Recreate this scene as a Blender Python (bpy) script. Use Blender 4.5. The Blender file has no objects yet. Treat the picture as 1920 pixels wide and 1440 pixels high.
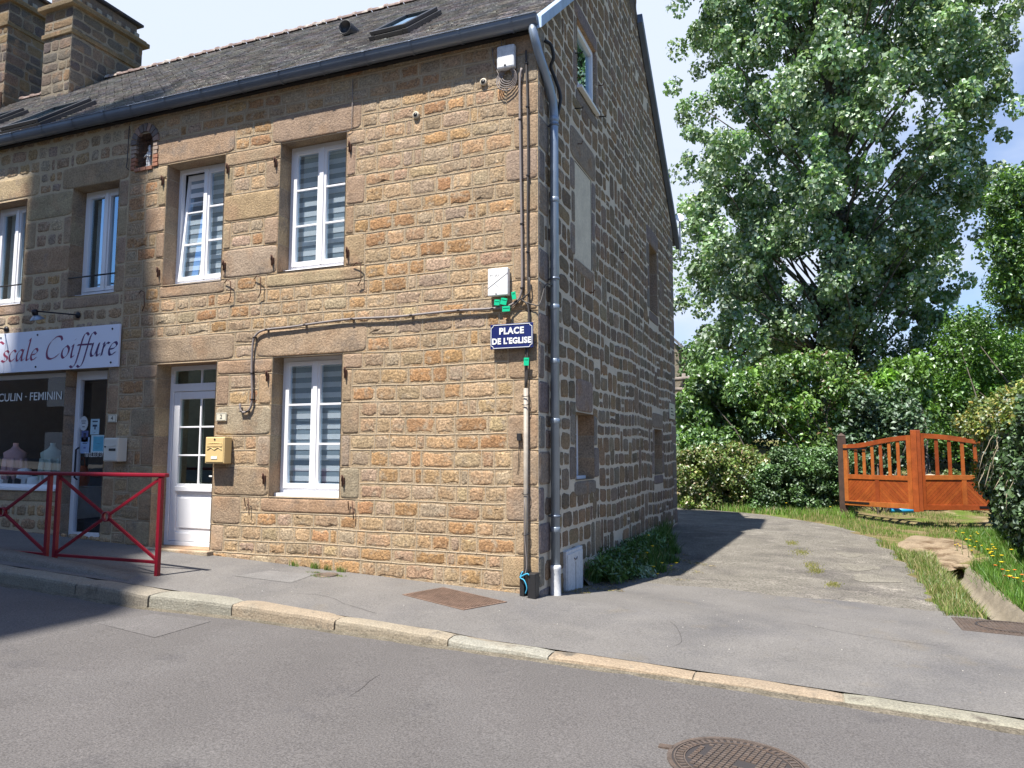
import bpy, math, random
import numpy as np
from mathutils import Vector, Matrix
random.seed(7); RS = np.random.RandomState(11)
rad = math.radians
scene = bpy.context.scene
col = scene.collection

# ------------------------------------------------------------------ camera
PITCH, ROLL, YAW = .09368, .001897, -.38052
CAM = Vector((2.569, -7.143, 1.40))
FW = Vector((math.sin(YAW)*math.cos(PITCH), math.cos(YAW)*math.cos(PITCH), math.sin(PITCH)))
RT = Vector((math.cos(YAW), -math.sin(YAW), 0)); UP = RT.cross(FW)
R2 = RT*math.cos(ROLL) + UP*math.sin(ROLL); U2 = -RT*math.sin(ROLL) + UP*math.cos(ROLL)
cd = bpy.data.cameras.new('camera'); cam = bpy.data.objects.new('camera', cd); col.objects.link(cam)
cd.sensor_width = 36; cd.lens = 1404/1920*36; cd.clip_end = 2000; cd.clip_start = .05
cam.matrix_world = Matrix(((R2.x, U2.x, -FW.x, CAM.x), (R2.y, U2.y, -FW.y, CAM.y), (R2.z, U2.z, -FW.z, CAM.z), (0, 0, 0, 1)))
scene.camera = cam

# ------------------------------------------------------------------ world, sun, exposure
SUND = Vector((.14, .48, -1)).normalized()          # the way the light travels
elev = math.asin(-SUND.z)
w = bpy.data.worlds.new('World'); scene.world = w; w.use_nodes = True
nt = w.node_tree; nt.nodes.clear()
N = nt.nodes.new; L = nt.links.new
out = N('ShaderNodeOutputWorld'); bg = N('ShaderNodeBackground'); sky = N('ShaderNodeTexSky')
sky.sky_type = 'NISHITA'; sky.sun_disc = False; sky.sun_elevation = elev
sky.sun_rotation = math.atan2(-SUND.x, -SUND.y)
sky.air_density = 1.0; sky.dust_density = .6; sky.ozone_density = 1.6
tc = N('ShaderNodeTexCoord'); mp = N('ShaderNodeMapping'); mp.inputs['Scale'].default_value = (1, 1, 2.2)
mp.inputs['Location'].default_value = (.55, .2, .1)
nz = N('ShaderNodeTexNoise'); nz.inputs['Scale'].default_value = 1.5; nz.inputs['Detail'].default_value = 7; nz.inputs['Roughness'].default_value = .55
cr = N('ShaderNodeValToRGB'); cr.color_ramp.elements[0].position = .40; cr.color_ramp.elements[1].position = .60
gx = N('ShaderNodeSeparateXYZ'); ad = N('ShaderNodeMath'); ad.operation = 'MULTIPLY_ADD'; ad.inputs[1].default_value = .26; ad.inputs[2].default_value = -.41
sm = N('ShaderNodeMath'); sm.operation = 'ADD'
mx = N('ShaderNodeMix'); mx.data_type = 'RGBA'
L(tc.outputs['Generated'], mp.inputs['Vector']); L(mp.outputs[0], nz.inputs['Vector'])
L(tc.outputs['Generated'], gx.inputs[0]); L(gx.outputs['Y'], ad.inputs[0])
zl = N('ShaderNodeMath'); zl.operation = 'MINIMUM'; zl.inputs[1].default_value = .5; L(gx.outputs['Z'], zl.inputs[0])
zh = N('ShaderNodeMapRange'); zh.inputs['From Min'].default_value = .60; zh.inputs['From Max'].default_value = .80; zh.inputs['To Min'].default_value = 0; zh.inputs['To Max'].default_value = -.45; L(gx.outputs['Z'], zh.inputs['Value'])
ae = N('ShaderNodeMath'); ae.operation = 'MULTIPLY_ADD'; ae.inputs[1].default_value = .80; L(zl.outputs[0], ae.inputs[0])
ag = N('ShaderNodeMath'); ag.operation = 'ADD'; L(zh.outputs[0], ag.inputs[1]); L(ad.outputs[0], ae.inputs[2])
af = N('ShaderNodeMath'); af.operation = 'MULTIPLY_ADD'; af.inputs[1].default_value = -.14; L(gx.outputs['X'], af.inputs[0]); L(ae.outputs[0], ag.inputs[0]); L(ag.outputs[0], af.inputs[2])
L(nz.outputs['Fac'], sm.inputs[0]); L(af.outputs[0], sm.inputs[1]); L(sm.outputs[0], cr.inputs['Fac'])
tn = N('ShaderNodeMix'); tn.data_type = 'RGBA'; tn.blend_type = 'MULTIPLY'; tn.inputs['Factor'].default_value = 1; tn.inputs['B'].default_value = (.74, .95, 1.22, 1); L(sky.outputs[0], tn.inputs['A'])
L(cr.outputs['Color'], mx.inputs['Factor']); L(tn.outputs['Result'], mx.inputs['A']); mx.inputs['B'].default_value = (5.0, 5.6, 6.9, 1)
L(mx.outputs['Result'], bg.inputs['Color']); bg.inputs['Strength'].default_value = .082
L(bg.outputs[0], out.inputs['Surface'])
sd = bpy.data.lights.new('sun', 'SUN'); sd.energy = 5.0; sd.angle = rad(.53); sd.color = (1, .95, .87)
sun = bpy.data.objects.new('sun', sd); col.objects.link(sun); sun.location = (-10, -20, 40)
sun.rotation_euler = SUND.to_track_quat('-Z', 'Y').to_euler()
scene.view_settings.view_transform = 'Standard'; scene.view_settings.look = 'None'
scene.view_settings.exposure = 1.0; scene.view_settings.gamma = 1
try:
    scene.cycles.max_bounces = 6; scene.cycles.transparent_max_bounces = 12
except Exception: pass

# ------------------------------------------------------------------ helpers
def W(u, v, d):            # a point d metres in front of the lens line
    u, v, d = float(u), float(v), float(d)
    return CAM + ((u-960)*R2 - (v-720)*U2 + 1404*FW)*(d/1404)
def F(u, v, y=0.):         # point on the plane y
    r = (u-960)*R2 - (v-720)*U2 + 1404*FW
    return CAM + r*((y-CAM.y)/r.y)
def G(u, v, x=0.):
    r = (u-960)*R2 - (v-720)*U2 + 1404*FW
    return CAM + r*((x-CAM.x)/r.x)
def A_(y): return np.interp(y, [-60, -20, -1.7, 0, 1.0, 1.4, 4, 8, 12, 12.6, 15, 40, 60], [-.4, -.4, -.05, -.01, -.10, -.14, -.12, 0, .10, .2, 1.6, 2.4, 2.6])
def B_(y): return np.interp(y, [-60, -20, -1.7, 0, 1.4, 5, 9, 11, 13, 15, 20, 60], [-.55, -.55, -.21, -.19, -.19, -.17, -.08, -.07, .05, .3, .9, 2.6])
def Z(x, y):
    x = np.asarray(x, float); y = np.asarray(y, float)
    xn = np.maximum(x, -12)
    zl = np.where(y < 0, -.045*xn + .02*np.maximum(y, -6), -.045*xn)
    k = np.clip((y-2)/6, 0, 1)
    zl = zl*(1-k) + A_(y)*k
    t = np.clip(x/4, 0, 1.5)
    zr = A_(y)*(1-t) + B_(y)*t
    zr = np.where(y > 12, np.where(t < 1, zr, B_(y)), zr)
    return np.where(x < 0, zl, zr)
def z1(x, y): return float(Z(x, y))

def tag(o, label=None, cat=None, group=None, kind=None):
    if label: o['label'] = label
    if cat: o['category'] = cat
    if group: o['group'] = group
    if kind: o['kind'] = kind
    return o
def empty(name, loc, label, cat, group=None):
    o = bpy.data.objects.new(name, None); col.objects.link(o); o.location = loc
    o.empty_display_size = .2
    return tag(o, label, cat, group)

class MB:
    """collects shapes (world coordinates); build() links them as one mesh object"""
    def __init__(s): s.v = []; s.f = []; s.c = []; s.m = []; s.s = []
    def add(s, vs, fs, c=None, m=0, smooth=False):
        b = len(s.v); s.v.extend([tuple(p) for p in vs])
        s.c.extend([(c or (1, 1, 1))]*len(vs))
        for f in fs: s.f.append(tuple(b+i for i in f)); s.m.append(m); s.s.append(smooth)
    def quad(s, a, b, c_, d, c=None, m=0): s.add((a, b, c_, d), [(0, 1, 2, 3)], c, m)
    def box(s, p, q, c=None, m=0):
        (x0, y0, z0), (x1, y1, z1_) = p, q
        x0, x1 = min(x0, x1), max(x0, x1); y0, y1 = min(y0, y1), max(y0, y1); z0, z1_ = min(z0, z1_), max(z0, z1_)
        s.add([(x0, y0, z0), (x1, y0, z0), (x1, y1, z0), (x0, y1, z0), (x0, y0, z1_), (x1, y0, z1_), (x1, y1, z1_), (x0, y1, z1_)],
              [(0, 3, 2, 1), (4, 5, 6, 7), (0, 1, 5, 4), (1, 2, 6, 5), (2, 3, 7, 6), (3, 0, 4, 7)], c, m)
    def bar(s, a, b, w_, h_, c=None, m=0, up=(0, 0, 1)):
        a = Vector(a); b = Vector(b); d = (b-a).normalized(); u = Vector(up)
        if abs(d.dot(u)) > .95: u = Vector((0, 1, 0)) if abs(d.y) < .9 else Vector((1, 0, 0))
        r = d.cross(u).normalized(); u = r.cross(d)
        vs = [p + r*(i*w_/2) + u*(j*h_/2) for p in (a, b) for i, j in ((-1, -1), (1, -1), (1, 1), (-1, 1))]
        s.add(vs, [(0, 1, 2, 3), (7, 6, 5, 4), (0, 4, 5, 1), (1, 5, 6, 2), (2, 6, 7, 3), (3, 7, 4, 0)], c, m)
    def tube(s, pts, r, n=8, c=None, m=0, caps=True, r2=None):
        pts = [Vector(p) for p in pts]; k = len(pts); vs = []; up = None
        for i, p in enumerate(pts):
            d = (pts[min(i+1, k-1)] - pts[max(i-1, 0)]).normalized()
            if up is None:
                up = Vector((0, 0, 1)) if abs(d.z) < .9 else Vector((1, 0, 0))
            a = d.cross(up).normalized(); b_ = a.cross(d); up = b_ if b_.length > .1 else up
            rr = r if r2 is None else r + (r2-r)*i/(k-1)
            if isinstance(r, (list, tuple)): rr = r[i]
            for j in range(n):
                t = 2*math.pi*j/n; vs.append(p + a*(rr*math.cos(t)) + b_*(rr*math.sin(t)))
        fs = [(i*n+j, i*n+(j+1) % n, (i+1)*n+(j+1) % n, (i+1)*n+j) for i in range(k-1) for j in range(n)]
        if caps: fs += [tuple(range(n))[::-1], tuple((k-1)*n+j for j in range(n))]
        s.add(vs, fs, c, m, True)
    def lathe(s, o, prof, n=16, c=None, m=0, axis=(0, 0, 1)):
        ax = Vector(axis).normalized(); u = ax.orthogonal().normalized(); w_ = ax.cross(u); o = Vector(o)
        vs = [o + ax*h + (u*math.cos(2*math.pi*j/n) + w_*math.sin(2*math.pi*j/n))*r for r, h in prof for j in range(n)]
        k = len(prof)
        s.add(vs, [(i*n+j, i*n+(j+1) % n, (i+1)*n+(j+1) % n, (i+1)*n+j) for i in range(k-1) for j in range(n)] + [tuple(range(n))[::-1], tuple((k-1)*n+j for j in range(n))], c, m, True)
    def build(s, name, mats, parent=None, bevel=0, autos=False):
        me = bpy.data.meshes.new(name); me.from_pydata(s.v, [], s.f)
        if not isinstance(mats, (list, tuple)): mats = [mats]
        for m in mats: me.materials.append(m)
        a = me.color_attributes.new('Col', 'FLOAT_COLOR', 'POINT')
        a.data.foreach_set('color', np.array([(x[0], x[1], x[2], 1) for x in s.c], 'f').ravel())
        me.polygons.foreach_set('material_index', s.m)
        me.polygons.foreach_set('use_smooth', s.s)
        me.update()
        return link(name, me, parent, bevel)
def link(name, me, parent=None, bevel=0):
    o = bpy.data.objects.new(name, me); col.objects.link(o)
    if parent is not None:
        o.parent = parent
        wl = Vector(parent.location); pp = parent.parent
        while pp is not None: wl += Vector(pp.location); pp = pp.parent
        o.location = -wl
    if bevel:
        b = o.modifiers.new('bevel', 'BEVEL'); b.width = bevel; b.segments = 2; b.limit_method = 'ANGLE'
    return o

# ------------------------------------------------------------------ materials
def mat(name, base=(.5, .5, .5), rough=.7, metal=0, spec=.5, attr=False, var=0, vscale=8, speck=0, sscale=60, bump=0, bscale=30, bdist=.01, tint=None, tscale=2, tlo=.5, thi=.7, detail=5, coat=0):
    m = bpy.data.materials.new(name); m.use_nodes = True; t = m.node_tree; n = t.nodes; l = t.links
    p = n['Principled BSDF']; p.inputs['Roughness'].default_value = rough; p.inputs['Metallic'].default_value = metal
    p.inputs['Specular IOR Level'].default_value = spec
    if coat: p.inputs['Coat Weight'].default_value = coat; p.inputs['Coat Roughness'].default_value = .1
    tc = n.new('ShaderNodeTexCoord'); cur = None
    if attr:
        a = n.new('ShaderNodeAttribute'); a.attribute_name = 'Col'; cur = a.outputs['Color']
        if base != (.5, .5, .5): pass
    else:
        c = n.new('ShaderNodeRGB'); c.outputs[0].default_value = (*base, 1); cur = c.outputs[0]
    def noise(sc, de=5, ro=.6):
        x = n.new('ShaderNodeTexNoise'); x.inputs['Scale'].default_value = sc; x.inputs['Detail'].default_value = de; x.inputs['Roughness'].default_value = ro
        l.new(tc.outputs['Object'], x.inputs['Vector']); return x.outputs['Fac']
    def ramp(src, a, b, lo, hi):
        r = n.new('ShaderNodeMapRange'); r.inputs['From Min'].default_value = a; r.inputs['From Max'].default_value = b
        r.inputs['To Min'].default_value = lo; r.inputs['To Max'].default_value = hi; l.new(src, r.inputs['Value']); return r.outputs[0]
    if tint:
        if isinstance(tint[0], (int, float)): tint = [(tint, tscale, tlo, thi)]
        for tcol, ts, a, b in tint:
            mi = n.new('ShaderNodeMix'); mi.data_type = 'RGBA'; l.new(ramp(noise(ts, 6), a, b, 0, 1), mi.inputs['Factor'])
            l.new(cur, mi.inputs['A']); mi.inputs['B'].default_value = (*tcol, 1); cur = mi.outputs['Result']
    def mul(cur, fac):
        mi = n.new('ShaderNodeVectorMath'); mi.operation = 'SCALE'; l.new(cur, mi.inputs[0]); l.new(fac, mi.inputs['Scale']); return mi.outputs[0]
    if var: cur = mul(cur, ramp(noise(vscale, 4), .3, .7, 1-var, 1+var))
    if speck: cur = mul(cur, ramp(noise(sscale, 3, .75), .32, .68, 1-speck, 1+speck))
    l.new(cur, p.inputs['Base Color'])
    if bump:
        b1 = n.new('ShaderNodeBump'); b1.inputs['Strength'].default_value = bump; b1.inputs['Distance'].default_value = bdist
        l.new(noise(bscale, detail, .65), b1.inputs['Height']); l.new(b1.outputs[0], p.inputs['Normal'])
    return m
def leafmat(name, trans=.35, rough=.5, gloss=.06):
    m = bpy.data.materials.new(name); m.use_nodes = True; t = m.node_tree; n = t.nodes; l = t.links; n.clear()
    o = n.new('ShaderNodeOutputMaterial'); a = n.new('ShaderNodeAttribute'); a.attribute_name = 'Col'
    d = n.new('ShaderNodeBsdfDiffuse'); tr = n.new('ShaderNodeBsdfTranslucent'); g = n.new('ShaderNodeBsdfGlossy'); g.inputs['Roughness'].default_value = rough
    g.inputs['Color'].default_value = (.85, .9, .95, 1)
    m1 = n.new('ShaderNodeMixShader'); m2 = n.new('ShaderNodeMixShader'); m1.inputs[0].default_value = trans; m2.inputs[0].default_value = gloss
    gm = n.new('ShaderNodeMix'); gm.data_type = 'RGBA'; gm.blend_type = 'MULTIPLY'; gm.inputs['Factor'].default_value = 1; gm.inputs['B'].default_value = (1.1, 1.25, .6, 1)
    l.new(a.outputs['Color'], d.inputs['Color']); l.new(a.outputs['Color'], gm.inputs['A']); l.new(gm.outputs['Result'], tr.inputs['Color'])
    l.new(d.outputs[0], m1.inputs[1]); l.new(tr.outputs[0], m1.inputs[2]); l.new(m1.outputs[0], m2.inputs[1]); l.new(g.outputs[0], m2.inputs[2]); l.new(m2.outputs[0], o.inputs[0])
    return m
def glassmat(name, refl=.16, tint=(.8, .88, .95), rough=0.0, rcol=(.9, .95, 1)):
    m = bpy.data.materials.new(name); m.use_nodes = True; t = m.node_tree; n = t.nodes; l = t.links; n.clear()
    o = n.new('ShaderNodeOutputMaterial'); a = n.new('ShaderNodeBsdfTransparent'); a.inputs[0].default_value = (*tint, 1)
    g = n.new('ShaderNodeBsdfGlossy'); g.inputs['Color'].default_value = (*rcol, 1); g.inputs['Roughness'].default_value = rough; mx = n.new('ShaderNodeMixShader')
    fr = n.new('ShaderNodeLayerWeight'); fr.inputs['Blend'].default_value = .5; pw = n.new('ShaderNodeMath'); pw.operation = 'POWER'; pw.inputs[1].default_value = 4; l.new(fr.outputs['Facing'], pw.inputs[0])
    ma = n.new('ShaderNodeMath'); ma.operation = 'MULTIPLY_ADD'; ma.inputs[1].default_value = .7; ma.inputs[2].default_value = refl; ma.use_clamp = True
    l.new(pw.outputs[0], ma.inputs[0]); l.new(ma.outputs[0], mx.inputs[0]); l.new(a.outputs[0], mx.inputs[1]); l.new(g.outputs[0], mx.inputs[2]); l.new(mx.outputs[0], o.inputs[0])
    return m

M = {}
M['stone'] = mat('facade_stone', attr=True, rough=.9, spec=.2, var=.16, vscale=7, speck=.5, sscale=40, bump=.9, bscale=38, bdist=.015, tint=[((.37, .225, .12), 3.2, .58, .78), ((.34, .27, .19), 9.1, .52, .68)])
M['block'] = mat('dressed_granite', attr=True, rough=.9, spec=.2, var=.18, vscale=4, speck=.30, sscale=50, bump=.9, bscale=48, bdist=.012, tint=[((.34, .22, .135), 2.1, .50, .70), ((.20, .165, .135), 2.9, .55, .75)])
M['joint'] = mat('pale_pointing', (.43, .35, .25), rough=.95, spec=.1, var=.15, vscale=6, speck=.12, sscale=50)
M['cmortar'] = mat('sooty_mortar', (.20, .17, .13), rough=.95, spec=.1, var=.2, vscale=5, speck=.2, sscale=40, bump=.6)
M['mortar'] = mat('lime_mortar', (.375, .285, .185), rough=.95, spec=.1, var=.18, vscale=2.4, speck=.26, sscale=46, bump=1, bscale=34, bdist=.018, tint=[((.38, .25, .14), 6, .5, .68), ((.46, .38, .28), 2.2, .58, .76)])
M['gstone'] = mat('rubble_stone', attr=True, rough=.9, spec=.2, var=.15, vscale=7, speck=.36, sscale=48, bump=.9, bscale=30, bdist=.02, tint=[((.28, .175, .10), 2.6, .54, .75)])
M['gmortar'] = mat('pale_joint_mortar', (.58, .505, .40), rough=.95, spec=.1, var=.12, vscale=2, speck=.12, sscale=45, bump=.7, bscale=30, bdist=.012)
M['shopmortar'] = mat('shop_mortar', (.46, .37, .25), rough=.95, spec=.1, var=.14, vscale=2, speck=.14, sscale=45, bump=.7, bscale=30, bdist=.012)
M['slate'] = mat('slate', attr=True, rough=.62, spec=.35, var=.2, vscale=3, speck=.25, sscale=30, bump=.6, bscale=22, bdist=.008, tint=[((.50, .49, .44), 15, .57, .70), ((.27, .22, .16), 1.6, .60, .85)])
M['ridge'] = mat('ridge_clay', (.22, .155, .135), rough=.9, var=.3, vscale=5, speck=.25, sscale=40, bump=.5, tint=[((.36, .34, .30), 5, .5, .68)])
M['zinc'] = mat('zinc', (.17, .20, .25), rough=.42, metal=.55, spec=.5, var=.12, vscale=3, bump=.06, bscale=9, bdist=.01)
M['zincl'] = mat('zinc_pipe', (.27, .32, .38), rough=.38, metal=.45, spec=.5, var=.1, vscale=4)
M['flash'] = mat('lead_flashing', (.36, .46, .58), rough=.5, metal=.2, var=.15, vscale=6)
M['pvc'] = mat('white_window_plastic', (.80, .80, .82), rough=.32, spec=.5)
M['glass'] = glassmat('window_glass', .40, (.90, .96, 1), rcol=(.66, .87, 1))
M['glassg'] = glassmat('door_glass', .26, (.55, .7, .66), rcol=(.75, .92, .86))
M['shopglass'] = glassmat('shop_glass', .10, (.85, .88, .9))
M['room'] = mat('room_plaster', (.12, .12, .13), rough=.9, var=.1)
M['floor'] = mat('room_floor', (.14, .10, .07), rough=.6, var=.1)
M['blindw'] = mat('blind_white', (.88, .90, .93), rough=.8)
M['blindg'] = mat('blind_sheer', (.30, .37, .44), rough=.8)
M['wood'] = mat('varnished_gate_wood', attr=True, rough=.38, spec=.5, var=.22, vscale=5, speck=.12, sscale=30, bump=.15, bscale=18, bdist=.004)
M['darkwood'] = mat('dark_gate_post', (.060, .032, .022), rough=.7, var=.3, vscale=9, bump=.3, bscale=20)
M['iron'] = mat('black_iron', (.025, .025, .03), rough=.45, metal=.6)
M['rust'] = mat('rusty_iron', (.10, .045, .028), rough=.9, speck=.3, sscale=50)
M['cable'] = mat('cable_sheath', (.055, .048, .045), rough=.6)
M['cablel'] = mat('grey_cable', (.22, .19, .18), rough=.6)
M['red'] = mat('red_paint', (.20, .007, .018), rough=.38, spec=.35, coat=.05)
M['cream'] = mat('cream_paint', (.66, .48, .22), rough=.4)
M['greybox'] = mat('grey_box_paint', (.62, .60, .53), rough=.4)
M['conduit'] = mat('conduit_plastic', (.34, .30, .25), rough=.6, var=.15, vscale=9, speck=.1)
M['white'] = mat('white_plastic', (.80, .81, .80), rough=.4)
M['offwhite'] = mat('weathered_white', (.60, .61, .62), rough=.6, var=.12, vscale=20, speck=.1)
M['navy'] = mat('enamel_navy', (.012, .018, .11), rough=.22, spec=.6)
M['black'] = mat('black_plastic', (.018, .018, .02), rough=.5)
M['green'] = mat('green_tag_plastic', (.0, .48, .24), rough=.45)
M['blue'] = mat('blue_string', (.05, .35, .55), rough=.7)
M['signw'] = mat('sign_panel', (.72, .75, .86), rough=.35)
M['ink'] = mat('sign_ink', attr=True, rough=.5)
M['plate'] = mat('number_plate_enamel', (.66, .62, .50), rough=.3)
M['render'] = mat('lime_render', (.60, .53, .41), rough=.95, var=.1, vscale=5, speck=.1, sscale=40, bump=.4, bscale=20)
M['cast'] = mat('cast_iron', (.16, .125, .105), rough=.6, metal=.5, var=.2, vscale=14, speck=.25, sscale=60, tint=[((.19, .13, .095), 9, .5, .75)])
M['castd'] = mat('cast_iron_recess', (.035, .03, .03), rough=.8)
M['rustplate'] = mat('rusty_plate', (.17, .112, .082), rough=.75, metal=.2, var=.25, vscale=9, speck=.2)
M['pave'] = mat('pavement_asphalt', (.157, .148, .139), rough=.9, spec=.2, var=.10, vscale=1.3, speck=.34, sscale=75, bump=.7, bscale=90, bdist=.006, tint=[((.118, .113, .112), .8, .46, .70), ((.16, .142, .118), 1.7, .60, .78)])
M['road'] = mat('road_asphalt', (.112, .104, .100), rough=.88, spec=.25, var=.10, vscale=.8, speck=.42, sscale=85, bump=.8, bscale=100, bdist=.007, tint=[((.125, .118, .114), .7, .50, .72), ((.082, .077, .078), 1.9, .60, .80)])
M['lane'] = mat('lane_gravel', (.165, .152, .13), rough=.95, spec=.15, var=.18, vscale=2.2, speck=.6, sscale=48, bump=.9, bscale=60, bdist=.012, tint=[((.115, .105, .095), 1.2, .5, .66), ((.23, .21, .18), 3, .56, .70)])
M['lanepatch'] = mat('pale_gravel', (.20, .185, .155), rough=.95, spec=.1, var=.15, vscale=4, speck=.5, sscale=48, bump=.9, bscale=60, bdist=.012)
M['pavep'] = mat('pavement_repair', (.165, .158, .152), rough=.9, spec=.2, var=.10, vscale=2, speck=.34, sscale=75, bump=.7, bscale=90, bdist=.006)
M['roadp'] = mat('road_repair', (.128, .120, .116), rough=.9, spec=.2, var=.10, vscale=2, speck=.4, sscale=85, bump=.7, bscale=90, bdist=.006)
M['grit'] = mat('roadside_grit', (.135, .118, .09), rough=1, spec=.1, var=.3, vscale=7, speck=.5, sscale=60, bump=.8, bscale=50)
M['ground'] = mat('verge_soil', (.17, .135, .07), rough=1, spec=.05, var=.25, vscale=4, speck=.35, sscale=50, bump=.9, bscale=30, bdist=.02, tint=[((.10, .14, .03), 1.3, .46, .6), ((.26, .205, .13), 1.9, .58, .70)])
M['dirt'] = mat('bare_dirt', (.27, .21, .145), rough=1, spec=.05, var=.2, vscale=3, speck=.25, sscale=40, bump=.8, bscale=20, bdist=.03, tint=[((.12, .08, .05), 2.2, .50, .66)])
M['kerb'] = mat('kerb_granite', attr=True, rough=.9, spec=.2, var=.12, vscale=5, speck=.3, sscale=70, bump=.8, bscale=50, bdist=.012, tint=[((.25, .22, .17), 2.6, .52, .70), ((.12, .105, .085), 5, .58, .72)])
M['concrete'] = mat('ditch_concrete', (.21, .18, .135), rough=.95, var=.2, vscale=5, speck=.2, bump=.6, bscale=20, bdist=.02)
M['grass'] = leafmat('grass_blades', .35, .5, .04)
M['poplar'] = leafmat('poplar_leaf', .28, .5, .08)
M['leaf'] = leafmat('shrub_leaf', .3, .45, .07)
M['ivy'] = leafmat('ivy_leaf', .2, .5, .06)
M['bark'] = mat('bark', (.10, .085, .07), rough=.95, var=.3, vscale=5, speck=.3, sscale=20, bump=.9, bscale=14, bdist=.03)
M['petal'] = mat('petal', attr=True, rough=.7)
M['brick'] = mat('niche_brick', attr=True, rough=.9, speck=.2, sscale=60)
M['log'] = mat('weathered_log', (.20, .17, .15), rough=.95, var=.25, vscale=6, bump=.7, bscale=14, bdist=.02)
M['church'] = mat('church_stone', (.30, .25, .19), rough=.95, var=.2, vscale=.8, speck=.2, sscale=6, bump=.5, bscale=5)
M['cloth'] = mat('display_cloth', attr=True, rough=.8, var=.1, vscale=10)
# ------------------------------------------------------------------ stonework
def front(u, d, z): return (u, -d, z)          # u to the right, d out of the wall
def side(u, d, z): return (d, u, z)
def add_stone(mb, mp, x0, x1, z0, z1_, c, p=5., jit=.006, h=.014, hj=.008, n=26, m=0, warp=None):
    w_, hh = x1-x0, z1_-z0; cx, cz = (x0+x1)/2, (z0+z1_)/2
    if w_ < .02 or hh < .02: return
    jit = min(jit, w_*.07, hh*.11)
    ph = random.random()*6.28; ph2 = random.random()*6.28; a1 = random.uniform(.3, 1)*jit; a2 = random.uniform(.3, 1)*jit
    out_ = []
    for k in range(n):
        t = 2*math.pi*(k+.5)/n; c_, s_ = math.cos(t), math.sin(t)
        x = math.copysign(abs(c_)**(2/p), c_)*w_/2; y = math.copysign(abs(s_)**(2/p), s_)*hh/2
        e = a1*math.sin(2*t+ph) + a2*math.sin(3*t+ph2) + random.uniform(-.7, .7)*jit
        out_.append((x - c_*abs(e), y - s_*abs(e)))
    ins1 = min(.007, w_*.1, hh*.1); ins2 = min(.028, w_*.25, hh*.25)
    tx, tz = random.uniform(-.5, .5)*hj, random.uniform(-.5, .5)*hj
    vs = []
    for ring, (ins, dd) in enumerate(((0, -.006), (ins1, h*.7), (ins2, h))):
        for x, y in out_:
            sx = max(0, 1-2*ins/w_); sy = max(0, 1-2*ins/hh)
            d = dd + (0 if ring == 0 else (tx*x/w_ + tz*y/hh) + random.uniform(-.4, .4)*hj*(ring/2))
            vs.append((cx+x*sx, d, cz+y*sy))
    for x, y in out_[::2]:
        vs.append((cx+x*.45, h+random.uniform(-.3, .7)*hj+(tx*x*.45/w_+tz*y*.45/hh), cz+y*.45))
    vs.append((cx, h+random.uniform(0, .6)*hj, cz))
    if warp: vs = [(x, d, z+warp(x, z)) for x, d, z in vs]
    fs = [(r*n+j, r*n+(j+1) % n, (r+1)*n+(j+1) % n, (r+1)*n+j) for r in range(2) for j in range(n)]
    h2 = n//2; b = 3*n
    for j in range(h2):
        fs.append((2*n+2*j, 2*n+2*j+1, 2*n+(2*j+2) % n, b+(j+1) % h2, b+j))
        fs.append((b+j, b+(j+1) % h2, b+h2))
    if mp is side: fs = [f[::-1] for f in fs]
    mb.add([mp(*v) for v in vs], fs, c, m, True)
def pick(pal, v=.12):
    c = random.choice(pal); l_ = sum(c)/3; c = (c[0]*.96+l_*.04, (c[1]*.96+l_*.04)*1.0, (c[2]*.96+l_*.04)*1.02); k = random.uniform(1-v, 1+v); return tuple(x*k*random.uniform(.96, 1.04) for x in c)
FP = [(.37, .245, .135), (.39, .25, .13), (.35, .24, .145), (.34, .25, .165), (.38, .225, .105), (.37, .275, .18), (.32, .225, .14), (.40, .28, .16), (.34, .19, .09)]
BP = [(.33, .245, .155), (.35, .26, .16), (.31, .225, .145), (.36, .245, .145), (.32, .245, .17)]
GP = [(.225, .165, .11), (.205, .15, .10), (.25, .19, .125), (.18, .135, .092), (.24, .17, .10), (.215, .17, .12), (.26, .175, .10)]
def cut(iv, a, b):
    r = []
    for x0, x1 in iv:
        if b <= x0 or a >= x1: r.append((x0, x1)); continue
        if a > x0: r.append((x0, a))
        if b < x1: r.append((b, x1))
    return r
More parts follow.
